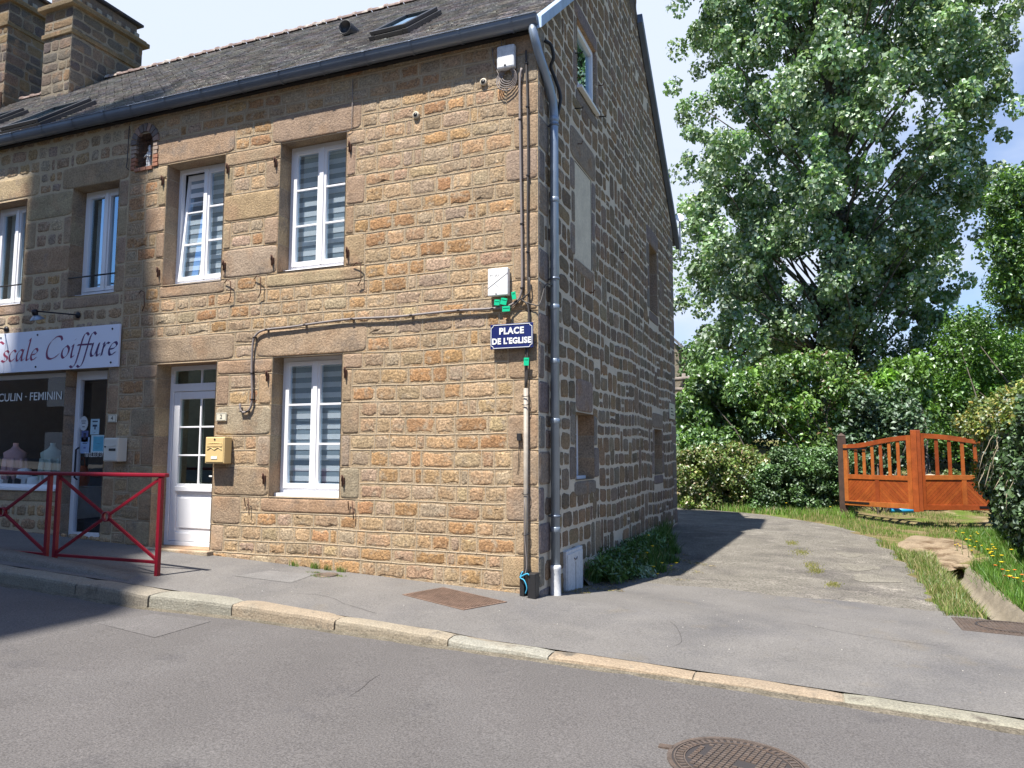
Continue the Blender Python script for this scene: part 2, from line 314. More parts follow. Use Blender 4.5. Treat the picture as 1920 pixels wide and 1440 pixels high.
def masonry(mb, mp, u0, u1, rows, holes, blocks, pal, bpal, gap=.017, wmin=.17, wmax=.40, p=5., jit=.007, h=.013, hj=.009, low=None, high=None, wv=.006, split=.0, bgap=.005, mi=0, bi=1, bh=.014, bedge=9., rib=None, tall=0., gzf=.62):
    carry = []
    ph = random.random()*6
    def warp(x, z): return wv*(math.sin(x*1.7+ph+z*.6)+.6*math.sin(x*4.1+z*2.3+ph*2))
    for a, b, c, d in blocks:
        add_stone(mb, mp, a+bgap, b-bgap, c+bgap, d-bgap, pick(bpal, .09), p=bedge, jit=.0035, h=bh, hj=.003, n=28, m=bi)
    def ribbon(pts, rw=.0045, rh=.0045):
        vs = []; n = len(pts)
        for i, (x, z) in enumerate(pts):
            a = pts[max(0, i-1)]; b = pts[min(n-1, i+1)]; dx, dz = b[0]-a[0], b[1]-a[1]; l_ = math.hypot(dx, dz) or 1; nx, nz_ = -dz/l_, dx/l_
            for s_, d in ((-1.3, -.001), (-.7, rh), (.7, rh), (1.3, -.001)): vs.append(mp(x+nx*rw*s_, d, z+nz_*rw*s_))
        mb.add(vs, [(i*4+j, (i+1)*4+j, (i+1)*4+j+1, i*4+j+1) for i in range(n-1) for j in range(3)], None, rib)
    if rib is not None:
        for a, b, c, d in blocks:
            for q in (((a, c), (b, c)), ((b, c), (b, d)), ((b, d), (a, d)), ((a, d), (a, c))):
                if q[0][0] == q[1][0] and (q[0][0] >= u1-.01): continue
                ribbon([(q[0][0]+(q[1][0]-q[0][0])*k/4+random.uniform(-.002, .002), q[0][1]+(q[1][1]-q[0][1])*k/4+random.uniform(-.002, .002)) for k in range(5)], .0035, .004)
    for z0, z1_ in rows:
        zm = (z0+z1_)/2; iv = [(u0, u1)]
        for a, b, c, d in list(holes)+list(blocks):
            if c < zm < d: iv = cut(iv, a, b)
        for a, b, zt_ in carry:
            if zt_ > zm: iv = cut(iv, a, b)
        for a, b in iv:
            if b-a < .05: continue
            x = a
            if rib is not None and not (low and z0 < low((a+b)/2)):
                n_ = max(2, int((b-a)/.12)); ribbon([(a+(b-a)*k/n_, z0+warp(a+(b-a)*k/n_, z0)+random.uniform(-.003, .003)) for k in range(n_+1)])
            while x < b-1e-6:
                w_ = random.uniform(wmin, wmax)
                if random.random() < .12: w_ = random.uniform(.09, .15)
                if b-(x+w_) < .11: w_ = b-x
                if w_ > wmax*1.25: w_ /= 2
                lo = low(x+w_/2) if low else -9
                hi = high(x+w_/2) if high else 99
                if z1_ > lo and zm < hi-.06:
                    g = gap*random.uniform(.7, 1.35)
                    if rib is not None and x+w_ < b-.01 and z0 > lo:
                        xx = x+w_+random.uniform(-.004, .004); ribbon([(xx, z0+warp(xx, z0)), (xx+random.uniform(-.004, .004), zm+warp(xx, zm)), (xx, z1_+warp(xx, z1_))])
                    zz = [(max(z0, lo), min(z1_, hi))]
                    if tall and random.random() < tall and w_ < .36 and hi > z1_+.3:
                        zt_ = z1_+(z1_-z0)*random.choice((.5, .95)); carry.append((x, x+w_, zt_)) 
                        if not any(c < zt_ and d > z0 and a_ < x+w_ and b_ > x for a_, b_, c, d in list(holes)+list(blocks)): zz = [(zz[0][0], zt_)]
                        else: carry.pop()
                    if random.random() < split and w_ < .3:
                        k = z0+(z1_-z0)*random.uniform(.42, .58); zz = [(z0, k), (k, z1_)]
                    for q0, q1 in zz:
                        if q1-q0 > .05:
                            add_stone(mb, mp, x+g*.6, x+w_-g*.6, q0+g*gzf+random.uniform(0, .004), q1-g*gzf-random.uniform(0, .004), pick(pal), p=p*random.uniform(.75, 1.3), jit=jit, h=h*random.uniform(.6, 1.3), hj=hj, warp=warp, m=mi)
                x += w_
def jambs(u0, u1, z0, z1_, zs, wide=.27, nar=.13, sides='LR', flip=False):
    """alternating long and short dressed stones up both sides of an opening; zs are the joint heights"""
    r = []
    for k in range(len(zs)-1):
        wv = wide if (k % 2 == 0) != flip else nar
        wv2 = wv*random.uniform(.92, 1.08)
        if 'L' in sides: r.append((u0-wv, u0, zs[k], zs[k+1]))
        if 'R' in sides: r.append((u1, u1+wv2, zs[k], zs[k+1]))
    return r
def wallsheet(mb, mp, u0, u1, z0, z1_, holes, m=0, top=None):
    us = sorted(set([u0, u1]+[h_[0] for h_ in holes]+[h_[1] for h_ in holes])); zs = sorted(set([z0, z1_]+[h_[2] for h_ in holes]+[h_[3] for h_ in holes]))
    for i in range(len(us)-1):
        for j in range(len(zs)-1):
            um, zm = (us[i]+us[i+1])/2, (zs[j]+zs[j+1])/2
            if um < u0 or um > u1 or zm < z0 or zm > z1_: continue
            if any(h_[0] < um < h_[1] and h_[2] < zm < h_[3] for h_ in holes): continue
            q = [mp(us[i], 0, zs[j]), mp(us[i+1], 0, zs[j]), mp(us[i+1], 0, zs[j+1]), mp(us[i], 0, zs[j+1])]
            mb.quad(*q, m=m)
def reveal(mb, mp, h_, depth, m, zs=None, out=.012):
    """stone lining of an opening, in blocks"""
    u0, u1, z0, z1_ = h_
    zs = zs or [z0, z1_]
    zs = [z0]+[z for z in zs if z0+.05 < z < z1_-.05]+[z1_]
    for k in range(len(zs)-1):
        c = pick(BP, .12); c2 = pick(BP, .12)
        g = .004
        for u, s, cc in ((u0, 1, c), (u1, -1, c2)):
            a, b = zs[k]+g, zs[k+1]-g
            e = .003*s
            mb.add([mp(u+e, out, a), mp(u+e, -depth, a), mp(u+e, -depth, b), mp(u+e, out, b)], [(0, 1, 2, 3)], cc, m)
            mb.add([mp(u, out-.006, zs[k]), mp(u, -depth, zs[k]), mp(u, -depth, zs[k+1]), mp(u, out-.006, zs[k+1])], [(0, 1, 2, 3)], (.4, .34, .25), m)
    c = pick(BP, .1)
    mb.add([mp(u0, out, z1_), mp(u1, out, z1_), mp(u1, -depth, z1_), mp(u0, -depth, z1_)], [(0, 1, 2, 3)], c, m)
    mb.add([mp(u0, out, z0), mp(u1, out, z0), mp(u1, -depth, z0), mp(u0, -depth, z0)], [(0, 1, 2, 3)], c, m)
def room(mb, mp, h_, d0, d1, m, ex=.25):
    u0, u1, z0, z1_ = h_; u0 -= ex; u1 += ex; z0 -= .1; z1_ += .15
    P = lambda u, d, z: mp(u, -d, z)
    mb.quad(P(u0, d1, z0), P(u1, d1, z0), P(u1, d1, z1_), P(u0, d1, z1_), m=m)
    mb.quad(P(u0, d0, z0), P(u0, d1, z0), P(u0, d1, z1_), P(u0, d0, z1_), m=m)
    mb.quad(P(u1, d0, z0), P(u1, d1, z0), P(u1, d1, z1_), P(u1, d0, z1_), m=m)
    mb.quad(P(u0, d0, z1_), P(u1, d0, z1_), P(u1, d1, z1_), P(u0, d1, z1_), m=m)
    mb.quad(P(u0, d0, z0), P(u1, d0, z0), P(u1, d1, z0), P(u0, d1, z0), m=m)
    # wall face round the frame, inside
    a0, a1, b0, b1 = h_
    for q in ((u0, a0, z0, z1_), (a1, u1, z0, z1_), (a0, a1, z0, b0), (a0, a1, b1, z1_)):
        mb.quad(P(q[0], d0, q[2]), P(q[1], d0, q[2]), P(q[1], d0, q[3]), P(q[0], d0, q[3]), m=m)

# ------------------------------------------------------------------ windows
def mbox(mb, mp, u0, u1, d0, d1, z0, z1_, m=0, c=None):
    a = mp(u0, d0, z0); b = mp(u1, d1, z1_); mb.box(a, b, c, m)
def window(root, mp, h_, inset, bars=2, blind=True, sill=True, label=None, split=True, ajar=False, guard=None):
    u0, u1, z0, z1_ = h_; D = -inset; f = MB(); fw = .052
    zb = z0+(.045 if sill else 0)
    mbox(f, mp, u0, u0+fw, D-.06, D, zb, z1_); mbox(f, mp, u1-fw, u1, D-.06, D, zb, z1_)
    mbox(f, mp, u0+fw, u1-fw, D-.06, D, z1_-fw, z1_); mbox(f, mp, u0+fw, u1-fw, D-.06, D, zb, zb+fw)
    fo = f.build('window', M['pvc'], root, .004)
    if label: fo['label'] = label
    if sill:
        s = MB(); mbox(s, mp, u0-.0, u1+.0, D-.05, D+.10, z0, zb-.002); s.build('window_sill', M['pvc'], fo, .006)
    um = (u0+u1)/2
    lv = [(u0+fw+.004, um-.012), (um+.012, u1-fw-.004)] if split else [(u0+fw, u1-fw)]
    sw = .05
    for i, (a, b) in enumerate(lv):
        g = MB(); za, zc = zb+fw+.003, z1_-fw-.003
        dd = D+.016
        sh = (lambda u, d, z: mp(u, d, z))
        if ajar and i == 0:           # tilted open at the top, hinged at the foot
            sh = lambda u, d, z, a=a, za=za: mp(u+.0, d-.075*(z-za), z-.02*(z-za))
        P = MB()
        def bx(u0_, u1_, d0, d1, z0_, z1__):
            q = [sh(u, d, z) for z in (z0_, z1__) for u, d in ((u0_, d0), (u1_, d0), (u1_, d1), (u0_, d1))]
            g.add(q, [(0, 3, 2, 1), (4, 5, 6, 7), (0, 1, 5, 4), (1, 2, 6, 5), (2, 3, 7, 6), (3, 0, 4, 7)])
        bx(a, a+sw, dd-.05, dd, za, zc); bx(b-sw, b, dd-.05, dd, za, zc); bx(a+sw, b-sw, dd-.05, dd, za, za+sw*1.1); bx(a+sw, b-sw, dd-.05, dd, zc-sw, zc)
        for k in range(bars):
            zz = za+sw+(zc-za-2*sw)*(k+1)/(bars+1); bx(a+sw, b-sw, dd-.03, dd-.006, zz-.012, zz+.012)
        so = g.build('sash', M['pvc'], fo, .003)
        q = MB(); q.quad(*[sh(u, dd-.034, z) for u, z in ((a+sw-.005, za+sw-.005), (b-sw+.005, za+sw-.005), (b-sw+.005, zc-sw+.005), (a+sw-.005, zc-sw+.005))])
        q.build('pane', M['glass'], fo)
    if split:
        g = MB(); mbox(g, mp, um-.03, um+.03, D+.016, D+.03, zb+fw, z1_-fw); g.build('centre_cover', M['pvc'], fo, .005)
    if blind:
        g = MB(); z = z1_-fw; k = 0; st = .062
        while z > zb+fw+.02:
            zz = max(z-st, zb+fw)
            mt = k % 2
            g.quad(mp(u0+fw, D-.10-.006*mt, zz), mp(u1-fw, D-.10-.006*mt, zz), mp(u1-fw, D-.10-.006*mt, z), mp(u0+fw, D-.10-.006*mt, z), m=mt)
            z = zz; k += 1
        g.build('striped_blind', [M['blindw'], M['blindg']], fo)
    if guard is not None:
        g = MB(); g.tube([mp(u0, .0, guard), mp(u1, .0, guard)], .011, 8); 
        g.build('guard_rail', M['iron'], fo)
    return fo
def hinge(root, mp, u, z, d=.02):
    g = MB(); g.tube([mp(u, d+.012, z-.07), mp(u, d+.012, z+.055)], .009, 6); mbox(g, mp, u-.016, u+.016, d-.01, d+.008, z-.045, z+.03)
    g.tube([mp(u, d+.03, z-.01), mp(u, d+.03, z+.06)], .006, 6)
    g.build('shutter_hinge', M['rust'], root)
def hook(root, mp, pts):
    g = MB(); g.tube([mp(*p) for p in pts], .006, 5); g.build('shutter_hook', M['rust'], root)

# ------------------------------------------------------------------ the corner house
SPL = -5.82
SL = .845; YR = 4.16; ZE = 5.97; ZR = ZE + SL*(YR+.1)
house = empty('stone_house', (-2.9, 4, 0), 'two storey granite corner house with grey downpipe, striped blinds and a rubble stone gable', 'house')
W1 = (-5.145, -4.18, 3.545, 5.16); W2 = (-3.325, -2.375, 3.57, 5.18); GF = (-3.345, -2.365, .90, 2.555); DO = (-5.165, -4.19, .245, 2.53)
holes = [W1, W2, GF, DO]
def rows(keys):
    r = []
    for a, b, n in keys:
        zs = [a+(b-a)*k/n for k in range(n+1)]
        for k in range(1, n): zs[k] += random.uniform(-.012, .012)
        r += [(zs[k], zs[k+1]) for k in range(n)]
    return r
fr_rows = rows([(-.25, .72, 6), (.72, .90, 1), (.90, 2.54, 9), (2.54, 2.88, 2), (2.88, 3.38, 3), (3.38, 3.555, 1), (3.555, 5.17, 9), (5.17, 5.52, 2), (5.52, 5.98, 3)])
def zz(a, b):       # joints every two courses between a and b
    e = sorted(set([r[0] for r in fr_rows]+[fr_rows[-1][1]])); e = [z for z in e if a-.03 <= z <= b+.03]
    r = e[::2]
    if e[-1]-r[-1] > .05: r.append(e[-1])
    return r
up = zz(3.555, 5.17); dn = zz(.90, 2.54); lowz = zz(.24, .90)
blocks = []
blocks += jambs(W2[0], W2[1], 0, 0, up, .26, .13, 'R') + jambs(GF[0], GF[1], 0, 0, dn, .26, .14, 'R')
# between the two upper windows: one full block, then two short jambs with infill
for k in range(len(up)-1):
    if k % 2 == 0: blocks.append((W1[1], W2[0], up[k], up[k+1]))
    else: blocks += [(W1[1], W1[1]+.13, up[k], up[k+1]), (W2[0]-.22, W2[0], up[k], up[k+1])]
blocks += jambs(W1[0], W1[1], 0, 0, up, .36, .15, 'L')
for k in range(len(dn)-1):
    if k % 2 == 0: blocks += [(DO[1], GF[0], dn[k], dn[k+1])]
    else: blocks += [(DO[1], DO[1]+.20, dn[k], dn[k+1]), (GF[0]-.20, GF[0], dn[k], dn[k+1])]
for k in range(len(lowz)-1): blocks += [(DO[1], DO[1]+(.44 if k % 2 else .2), lowz[k], lowz[k+1])]
dj = zz(.24, 2.54)
blocks += jambs(DO[0], DO[1], 0, 0, dj, .42, .22, 'L')
# lintels and sills
blocks += [(W1[0]-.28, W1[1]+.15, 5.17, 5.52), (W2[0]-.14, W2[1]+.20, 5.17, 5.52), (GF[0]-.26, GF[1]+.32, 2.54, 2.88), (DO[0]-.33, DO[1]+.26, 2.54, 2.88)]
blocks += [(W1[0]-.06, W1[1]+.06, 3.38, 3.555), (W2[0]-.16, W2[1]+.28, 3.38, 3.555), (GF[0]-.12, GF[1]+.22, .72, .90)]
# corner quoins
qz = zz(-.25, 5.98)
for k in range(len(qz)-1):
    blocks.append((-(.33 if k % 2 else .24)-random.uniform(0, .06), .004, qz[k], qz[k+1]))
niche = (-5.72, -5.40, 5.20, 5.66)
mb = MB()
wallsheet(mb, front, SPL, 0, -.4, 5.98, holes+[niche], m=2)
def gl(x): return z1(x, -.01)-.06
masonry(mb, front, SPL, 0, fr_rows, holes+[(niche[0]-.06, niche[1]+.06, niche[2]-.08, niche[3]+.08)], blocks, FP, BP, low=gl, gap=.0125, h=.0024, hj=.004, p=5.4, jit=.014, wmin=.18, wmax=.40, bh=.006, rib=4)
for h_, zs in ((W1, up), (W2, up), (GF, dn), (DO, dj)): reveal(mb, front, h_, .30, 1, zs)
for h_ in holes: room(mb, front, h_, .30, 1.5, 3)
# niche recess
a0, a1, b0, b1 = niche
P = front
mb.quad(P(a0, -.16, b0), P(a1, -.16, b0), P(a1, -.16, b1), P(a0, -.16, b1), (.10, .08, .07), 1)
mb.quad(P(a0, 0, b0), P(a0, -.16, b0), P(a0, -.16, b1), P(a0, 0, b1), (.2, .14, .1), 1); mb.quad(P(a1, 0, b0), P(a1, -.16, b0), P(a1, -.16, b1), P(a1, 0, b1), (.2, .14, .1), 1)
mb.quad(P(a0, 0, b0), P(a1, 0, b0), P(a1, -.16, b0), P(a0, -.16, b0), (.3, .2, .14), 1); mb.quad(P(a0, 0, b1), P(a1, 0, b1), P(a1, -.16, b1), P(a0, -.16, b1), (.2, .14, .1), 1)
mb.build('wall', [M['stone'], M['block'], M['mortar'], M['room'], M['joint']], house)
# brick surround of the niche
mb = MB()
for k in range(9):
    t = math.pi*(k+.5)/9; cx, cz = (a0+a1)/2, b1-.14
    r0, r1 = .15, .25; w_ = math.pi/9*.42
    q = [(cx+r*math.cos(t+s), cz+r*math.sin(t+s)*1.1) for r, s in ((r0, -w_), (r1, -w_), (r1, w_), (r0, w_))]
    mb.add([P(x, d, z) for d in (-.02, .024) for x, z in q], [(4, 7, 6, 5), (0, 1, 5, 4), (1, 2, 6, 5), (2, 3, 7, 6), (3, 0, 4, 7)], (.16, .13, .12) if k % 3 else (.3, .2, .16))
for s in (-1, 1):
    for k in range(6):
        x0 = a0-.075 if s < 0 else a1-.0; z0 = b0-.02+k*.056
        mb.box(P(x0, -.02, z0), P(x0+.075+random.uniform(-.01, .02), .022, z0+.044), (.34, .15, .09) if k < 3 else (.33, .25, .2))
for k in range(3): mb.box(P(a0+k*.108, -.1, b0-.055), P(a0+k*.108+.098, .026, b0-.01), (.34, .16, .10))
mb.build('niche_surround', M['brick'], house)
mb = MB()
for k in range(1, 6): x = a0+(a1-a0)*k/6; mb.tube([P(x, .0, b0), P(x, .0, b1-.02)], .0025, 4)
for k in range(1, 7): z = b0+(b1-b0)*k/7; mb.tube([P(a0, .004, z), P(a1, .004, z)], .0025, 4)
mb.build('niche_grille', M['rust'], house)
st = MB(); sx = (a0+a1)/2; 
st.lathe((sx, .07, b0), [(.045, 0), (.05, .02), (.032, .04), (.04, .10), (.03, .17), (.036, .22), (.016, .25), (.024, .275), (.024, .30), (.008, .325)], 14)
st.tube([(sx-.03, .06, b0+.2), (sx-.05, .03, b0+.14), (sx-.01, .02, b0+.17)], .009, 6); st.tube([(sx+.03, .06, b0+.2), (sx+.045, .03, b0+.14), (sx+.01, .02, b0+.17)], .009, 6)
tag(st.build('statuette', M['white']), 'small white religious statuette standing in the brick wall niche below the eaves', 'statuette')

# gable wall
GH = [(1.42, 2.28, 5.93, 6.84), (5.76, 6.44, 3.93, 5.11), (1.27, 2.05, 1.10, 1.90), (5.98, 6.67, 1.05, 1.85)]
BR = (1.31, 2.05, 3.76, 4.96)
YB = 8.25
def rake(y): return ZE-.03+SL*(y+.1) if y < YR else ZR-.03-SL*(y-YR)
mb = MB()
zc = [-.5, -.3] + [i*.2 for i in range(0, 48)]
us = sorted(set([0, YR, YB]+[h_[i] for h_ in GH+[BR] for i in (0, 1)]+[.4*i for i in range(21)]))
for i in range(len(us)-1):
    ua, ub = us[i], us[i+1]; um = (ua+ub)/2
    zs = sorted(set([-.5]+[h_[j] for h_ in GH+[BR] if h_[0] < um < h_[1] for j in (2, 3)]))
    for j in range(len(zs)):
        za = zs[j]; zb_ = zs[j+1] if j+1 < len(zs) else None
        zmid = (za+(zb_ if zb_ is not None else za+1))/2
        if any(h_[0] < um < h_[1] and h_[2] < zmid < h_[3] for h_ in GH+[BR]): continue
        if zb_ is None: mb.quad(side(ua, 0, za), side(ub, 0, za), side(ub, 0, rake(ub)), side(ua, 0, rake(ua)), m=2)
        else: mb.quad(side(ua, 0, za), side(ub, 0, za), side(ub, 0, zb_), side(ua, 0, zb_), m=2)
grows = []; z = -.35
while z < 9.7:
    hh = random.uniform(.15, .235) if z > 1.0 else random.uniform(.20, .30)
    grows.append((z, z+hh)); z += hh
gb = []
for k in range(len(qz)-1): gb.append((.0, .17+(.0 if k % 2 else .16)+random.uniform(0, .05), qz[k], qz[k+1]))
q2 = [-.3]
while q2[-1] < 6: q2.append(q2[-1]+random.uniform(.28, .38))
for k in range(len(q2)-1): gb.append((YB-(.3 if k % 2 else .5), YB, q2[k], q2[k+1]))
def surround(h_, lint=.3, ex=.18, sillh=.18, wd=.22, nr=.13):
    u0, u1, z0, z1_ = h_; n = max(2, round((z1_-z0)/.38)); zs = [z0+(z1_-z0)*k/n for k in range(n+1)]
    return jambs(u0, u1, 0, 0, zs, wd, nr) + [(u0-ex, u1+ex, z1_, z1_+lint)] + ([(u0-.06, u1+.1, z0-sillh, z0)] if sillh else [])
gb += surround(GH[0], .24, .10, .18, .16, .12) + surround(GH[1], .34, .2, .2) + surround(BR, .42, .2, .18, .2, .15) + surround(GH[3], .3, .15, .18)
gb += surround(GH[2], .42, -.02, .2, .24, .2)
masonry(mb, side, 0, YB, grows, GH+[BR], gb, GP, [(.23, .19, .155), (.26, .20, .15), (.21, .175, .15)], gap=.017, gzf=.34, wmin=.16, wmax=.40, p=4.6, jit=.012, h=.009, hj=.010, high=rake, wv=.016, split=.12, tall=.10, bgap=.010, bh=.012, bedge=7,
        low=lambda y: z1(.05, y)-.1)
for h_ in GH: reveal(mb, side, h_, .30 if h_ is not GH[0] else .12, 1, [h_[2]+(h_[3]-h_[2])*k/3 for k in (1, 2)])
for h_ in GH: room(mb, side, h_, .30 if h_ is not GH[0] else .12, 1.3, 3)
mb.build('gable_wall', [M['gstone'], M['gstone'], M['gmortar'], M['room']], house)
mb = MB()
mb.box((-.2, BR[0], BR[2]), (-.008, BR[1], BR[3])); 
mb.build('blocked_window', M['render'], house)
# back and far walls
mb = MB()
mb.quad((0, YB, -.5), (-5.82, YB, -.5), (-5.82, YB, 6.0), (0, YB, 6.0), (.25, .2, .15))
mb.build('back_wall', M['gstone'], house)

# roofs
def slates(name, x0, x1, root, y0=-.13):
    mb = MB(); sw, ex = .20, .105
    n = int((YR-y0)*math.hypot(1, SL)/ex); L_ = (YR-y0)
    und = MB()
    for s, (ya, yb) in ((1, (y0, YR)), (-1, (YB+.3, YR))):
        za = ZR - abs(YR-ya)*SL
        und.add([(x0, ya, za-.02), (x1, ya, za-.02), (x1, YR, ZR-.02), (x0, YR, ZR-.02), (x0, ya, za-.06), (x1, ya, za-.06), (x1, YR, ZR-.06), (x0, YR, ZR-.06)],
                [(0, 1, 2, 3), (7, 6, 5, 4), (0, 4, 5, 1), (1, 5, 6, 2), (3, 2, 6, 7), (0, 3, 7, 4)], (.14, .14, .15))
    base = (.29, .278, .262)
    nr = int(L_/ (ex*math.cos(math.atan(SL))))
    dy = L_/nr
    for r in range(nr):
        off = (r % 2)*sw/2 + random.uniform(-.01, .01); x = x0-off
        while x < x1:
            a, b = max(x, x0), min(x+sw-.006, x1)
            if b-a > .02:
                k = random.uniform(.72, 1.25); cc = (base[0]*k*random.uniform(.95, 1.1), base[1]*k, base[2]*k*random.uniform(.9, 1.1))
                if random.random() < .05: cc = (.32, .31, .28)
                ya = y0+dy*r + random.uniform(-.006, .006); yb = y0+dy*(r+1)+.03; l1 = .016+random.uniform(0, .008); l0 = .002
                za = ZR-(YR-ya)*SL; zb_ = ZR-(YR-yb)*SL
                nx, nz_ = -SL/math.hypot(1, SL), 1/math.hypot(1, SL)
                mb.add([(a, ya+nx*l1, za+nz_*l1), (b, ya+nx*l1, za+nz_*l1), (b, yb+nx*l0, zb_+nz_*l0), (a, yb+nx*l0, zb_+nz_*l0), (a, ya, za-.004), (b, ya, za-.004)],
                       [(0, 1, 2, 3), (4, 5, 1, 0)], cc)
            x += sw
    ro = und.build('roof', M['slate'], root)
    mb.build('slates', M['slate'], ro)
    rg = MB(); x = x0
    while x < x1-.02:
        e = min(x+.34, x1)
        pts = []
        for q, rr in ((x, .115), (x+.05, .115), (x+.055, .098), (e, .094)):
            pts.append([(q, YR+rr*math.cos(t), ZR-.02+rr*math.sin(t)*.9) for t in [math.pi*i/10 for i in range(11)]])
        vs = [p for row in pts for p in row]
        rg.add(vs, [(i*11+j, i*11+j+1, (i+1)*11+j+1, (i+1)*11+j) for i in range(3) for j in range(10)], None, 0, True)
        x = e
    rg.build('ridge_tiles', M['ridge'], ro)
    return ro
roofo = slates('roof', SPL, .03, house)
def gutter(x0, x1, root):
    mb = MB(); prof = []; r = .085
    for t in [math.pi*k/12 for k in range(13)]: prof.append((-.155-r*math.cos(t)*-1*-1, ZE-.03-r*math.sin(t)*1.15))
    prof = [(-.145-r*math.cos(t), ZE-.02-r*1.15*math.sin(t)) for t in [math.pi*k/12 for k in range(13)]]
    prof = [(prof[0][0]-.012, prof[0][1]+.004), (prof[0][0]-.006, prof[0][1]+.016)]+prof
    k = len(prof)
    for off in (0, .006):
        vs = [(x, y+ (off if i > 1 else 0), z+(off if i > 1 else 0)) for x in (x0, x1) for i, (y, z) in enumerate(prof)]
        mb.add(vs, [(i, i+1, k+i+1, k+i) for i in range(k-1)], None, 0, True)
    mb.add([(x1, y, z) for y, z in prof], [tuple(range(k))]); 
    x = x1-.30
    while x > x0:
        vs = [(xx, -.145+(y+.145)*1.07, z-.007) for xx in (x, x+.03) for y, z in prof]
        mb.add(vs, [(i, i+1, k+i+1, k+i) for i in range(k-1)], None, 0, True)
        x -= .60
    return mb.build('gutter', M['zinc'], root)
gutter(SPL, .06, house)
mb = MB(); mb.box((SPL, -.06, 5.87), (.0, .0, 5.93)); mb.build('fascia', M['black'], house)
# verge flashing
mb = MB()
for (ya, yb) in ((-.16, 3.36),):
    za, zb_ = ZR-(YR-ya)*SL, ZR-(YR-yb)*SL
    mb.add([(x, y, z+o) for x in (.005, .10) for y, z, o in ((ya, za, -.10), (yb, zb_, -.10), (yb, zb_, .035), (ya, za, .035))], [(0, 1, 2, 3), (7, 6, 5, 4), (0, 4, 5, 1), (3, 2, 6, 7), (0, 3, 7, 4), (1, 5, 6, 2)])
mb.build('verge_flashing', M['flash'], house, .006)
mb = MB(); ya, yb = YB+.32, 4.97; za = ZR-(ya-YR)*SL; zq = ZR-(yb-YR)*SL
mb.add([(x, y, z+o) for x in (.02, .11) for y, z, o in ((ya, za, -.12), (yb, zq, -.12), (yb, zq, .03), (ya, za, .03))], [(0, 1, 2, 3), (7, 6, 5, 4), (0, 4, 5, 1), (3, 2, 6, 7), (0, 3, 7, 4), (1, 5, 6, 2)])
mb.build('verge_board', M['zinc'], house, .006)
# gable chimney
def chimney(x0, x1, y0, y1, z0, z1_, root, seed=1, cap=True, lab=None, plain=False):
    mb = MB()
    mb.box((x0+.012, y0+.012, z0), (x1-.012, y1-.012, z1_), m=1)
    pal = [(.13, .105, .08), (.11, .095, .08), (.18, .125, .07), (.10, .085, .075), (.16, .12, .085)]
    rs = []; z = z0
    while z < z1_-.02:
        e = min(z+random.uniform(.2, .3), z1_); rs.append((z, e)); z = e
    fmap = lambda u, d, z: (u, y0+.012-d, z); smap = lambda u, d, z: (x1-.012+d, u, z); bmap = lambda u, d, z: (u, y1-.012+d, z)
    qs = []
    global side
    for mp_, a, b, fl in ((fmap, x0, x1, 0), (smap, y0, y1, 1)):
        tmp = MB()
        sv = side
        masonry(tmp, mp_, a, b, rs, [], [], pal, pal, gap=.011, wmin=.22, wmax=.5, p=5, jit=.01, h=.008, hj=.012)
        mb.add(tmp.v, tmp.f, None, 0, True); mb.c[-len(tmp.v):] = tmp.c
    o = mb.build('chimney', [M['gstone'], M['cmortar']], root)
    if lab: o['label'] = lab
    c = MB()
    if cap:
        hs = [z1_, z1_-.62]
        for zc_, e, t in ((z1_-.60, .03, .10), (z1_, .10, .10), (z1_+.10, .05, .05)):
            c.box((x0-e, y0-e, zc_), (x1+e, y1+e, zc_+t), (.16, .12, .07))
        c.box((x0+.10, y0+.06, z1_+.15), (x1-.10, y1-.10, z1_+.48), (.15, .12, .10))
        nn = 7
        for k in range(nn):
            yy = y0+.1+(y1-y0-.3)*k/(nn-1)
            c.box((x1-.10, yy, z1_+.17), (x1-.05, yy+.13, z1_+.30), (.3, .27, .22))
        c.box((x0+.02, y0-.02, z1_+.48), (x1+.0, y1+.0, z1_+.54), (.05, .05, .06))
        c.build('chimney_cap', M['gstone'], o, .012)
    return o
chimney(-.75, .022, 3.35, 4.98, 8.75, 10.45, house)
# downpipe
mb = MB(); px, py = .075, .31
mb.tube([(.0, -.15, 5.86), (.004, -.16, 5.80), (.02, -.15, 5.72), (.035, -.08, 5.60), (.055, .03, 5.48), (.07, .17, 5.34), (.075, .27, 5.22), (.075, .31, 5.10), (px, py, 4.9), (px, py, -.02)], .046, 14)
for z in (5.0, 4.1, 2.93, 2.35, 1.72, .6): mb.lathe((px, py, z), [(.047, 0), (.052, .006), (.052, .05), (.047, .056)], 14)
dpo = mb.build('downpipe', M['zincl'], house)
mb = MB(); mb.lathe((px, py, -.09), [(.075, 0), (.068, .02), (.056, .05), (.052, .30), (.058, .32), (.058, .345), (.047, .36)], 16); mb.build('downpipe_shoe', M['offwhite'], dpo)
for z in (4.95, 3.25, .75): 
    mb = MB(); mb.lathe((px, py, z), [(.048, 0), (.056, .004), (.056, .024), (.048, .028)], 14); mb.tube([(px, py, z+.014), (-.01, py, z+.014)], .01, 6); mb.build('pipe_clip', M['zinc'], dpo)
# windows
window(house, front, W1, .20, ajar=True, label='upper window with its left sash tilted open')
window(house, front, W2, .20)
window(house, front, GF, .19)
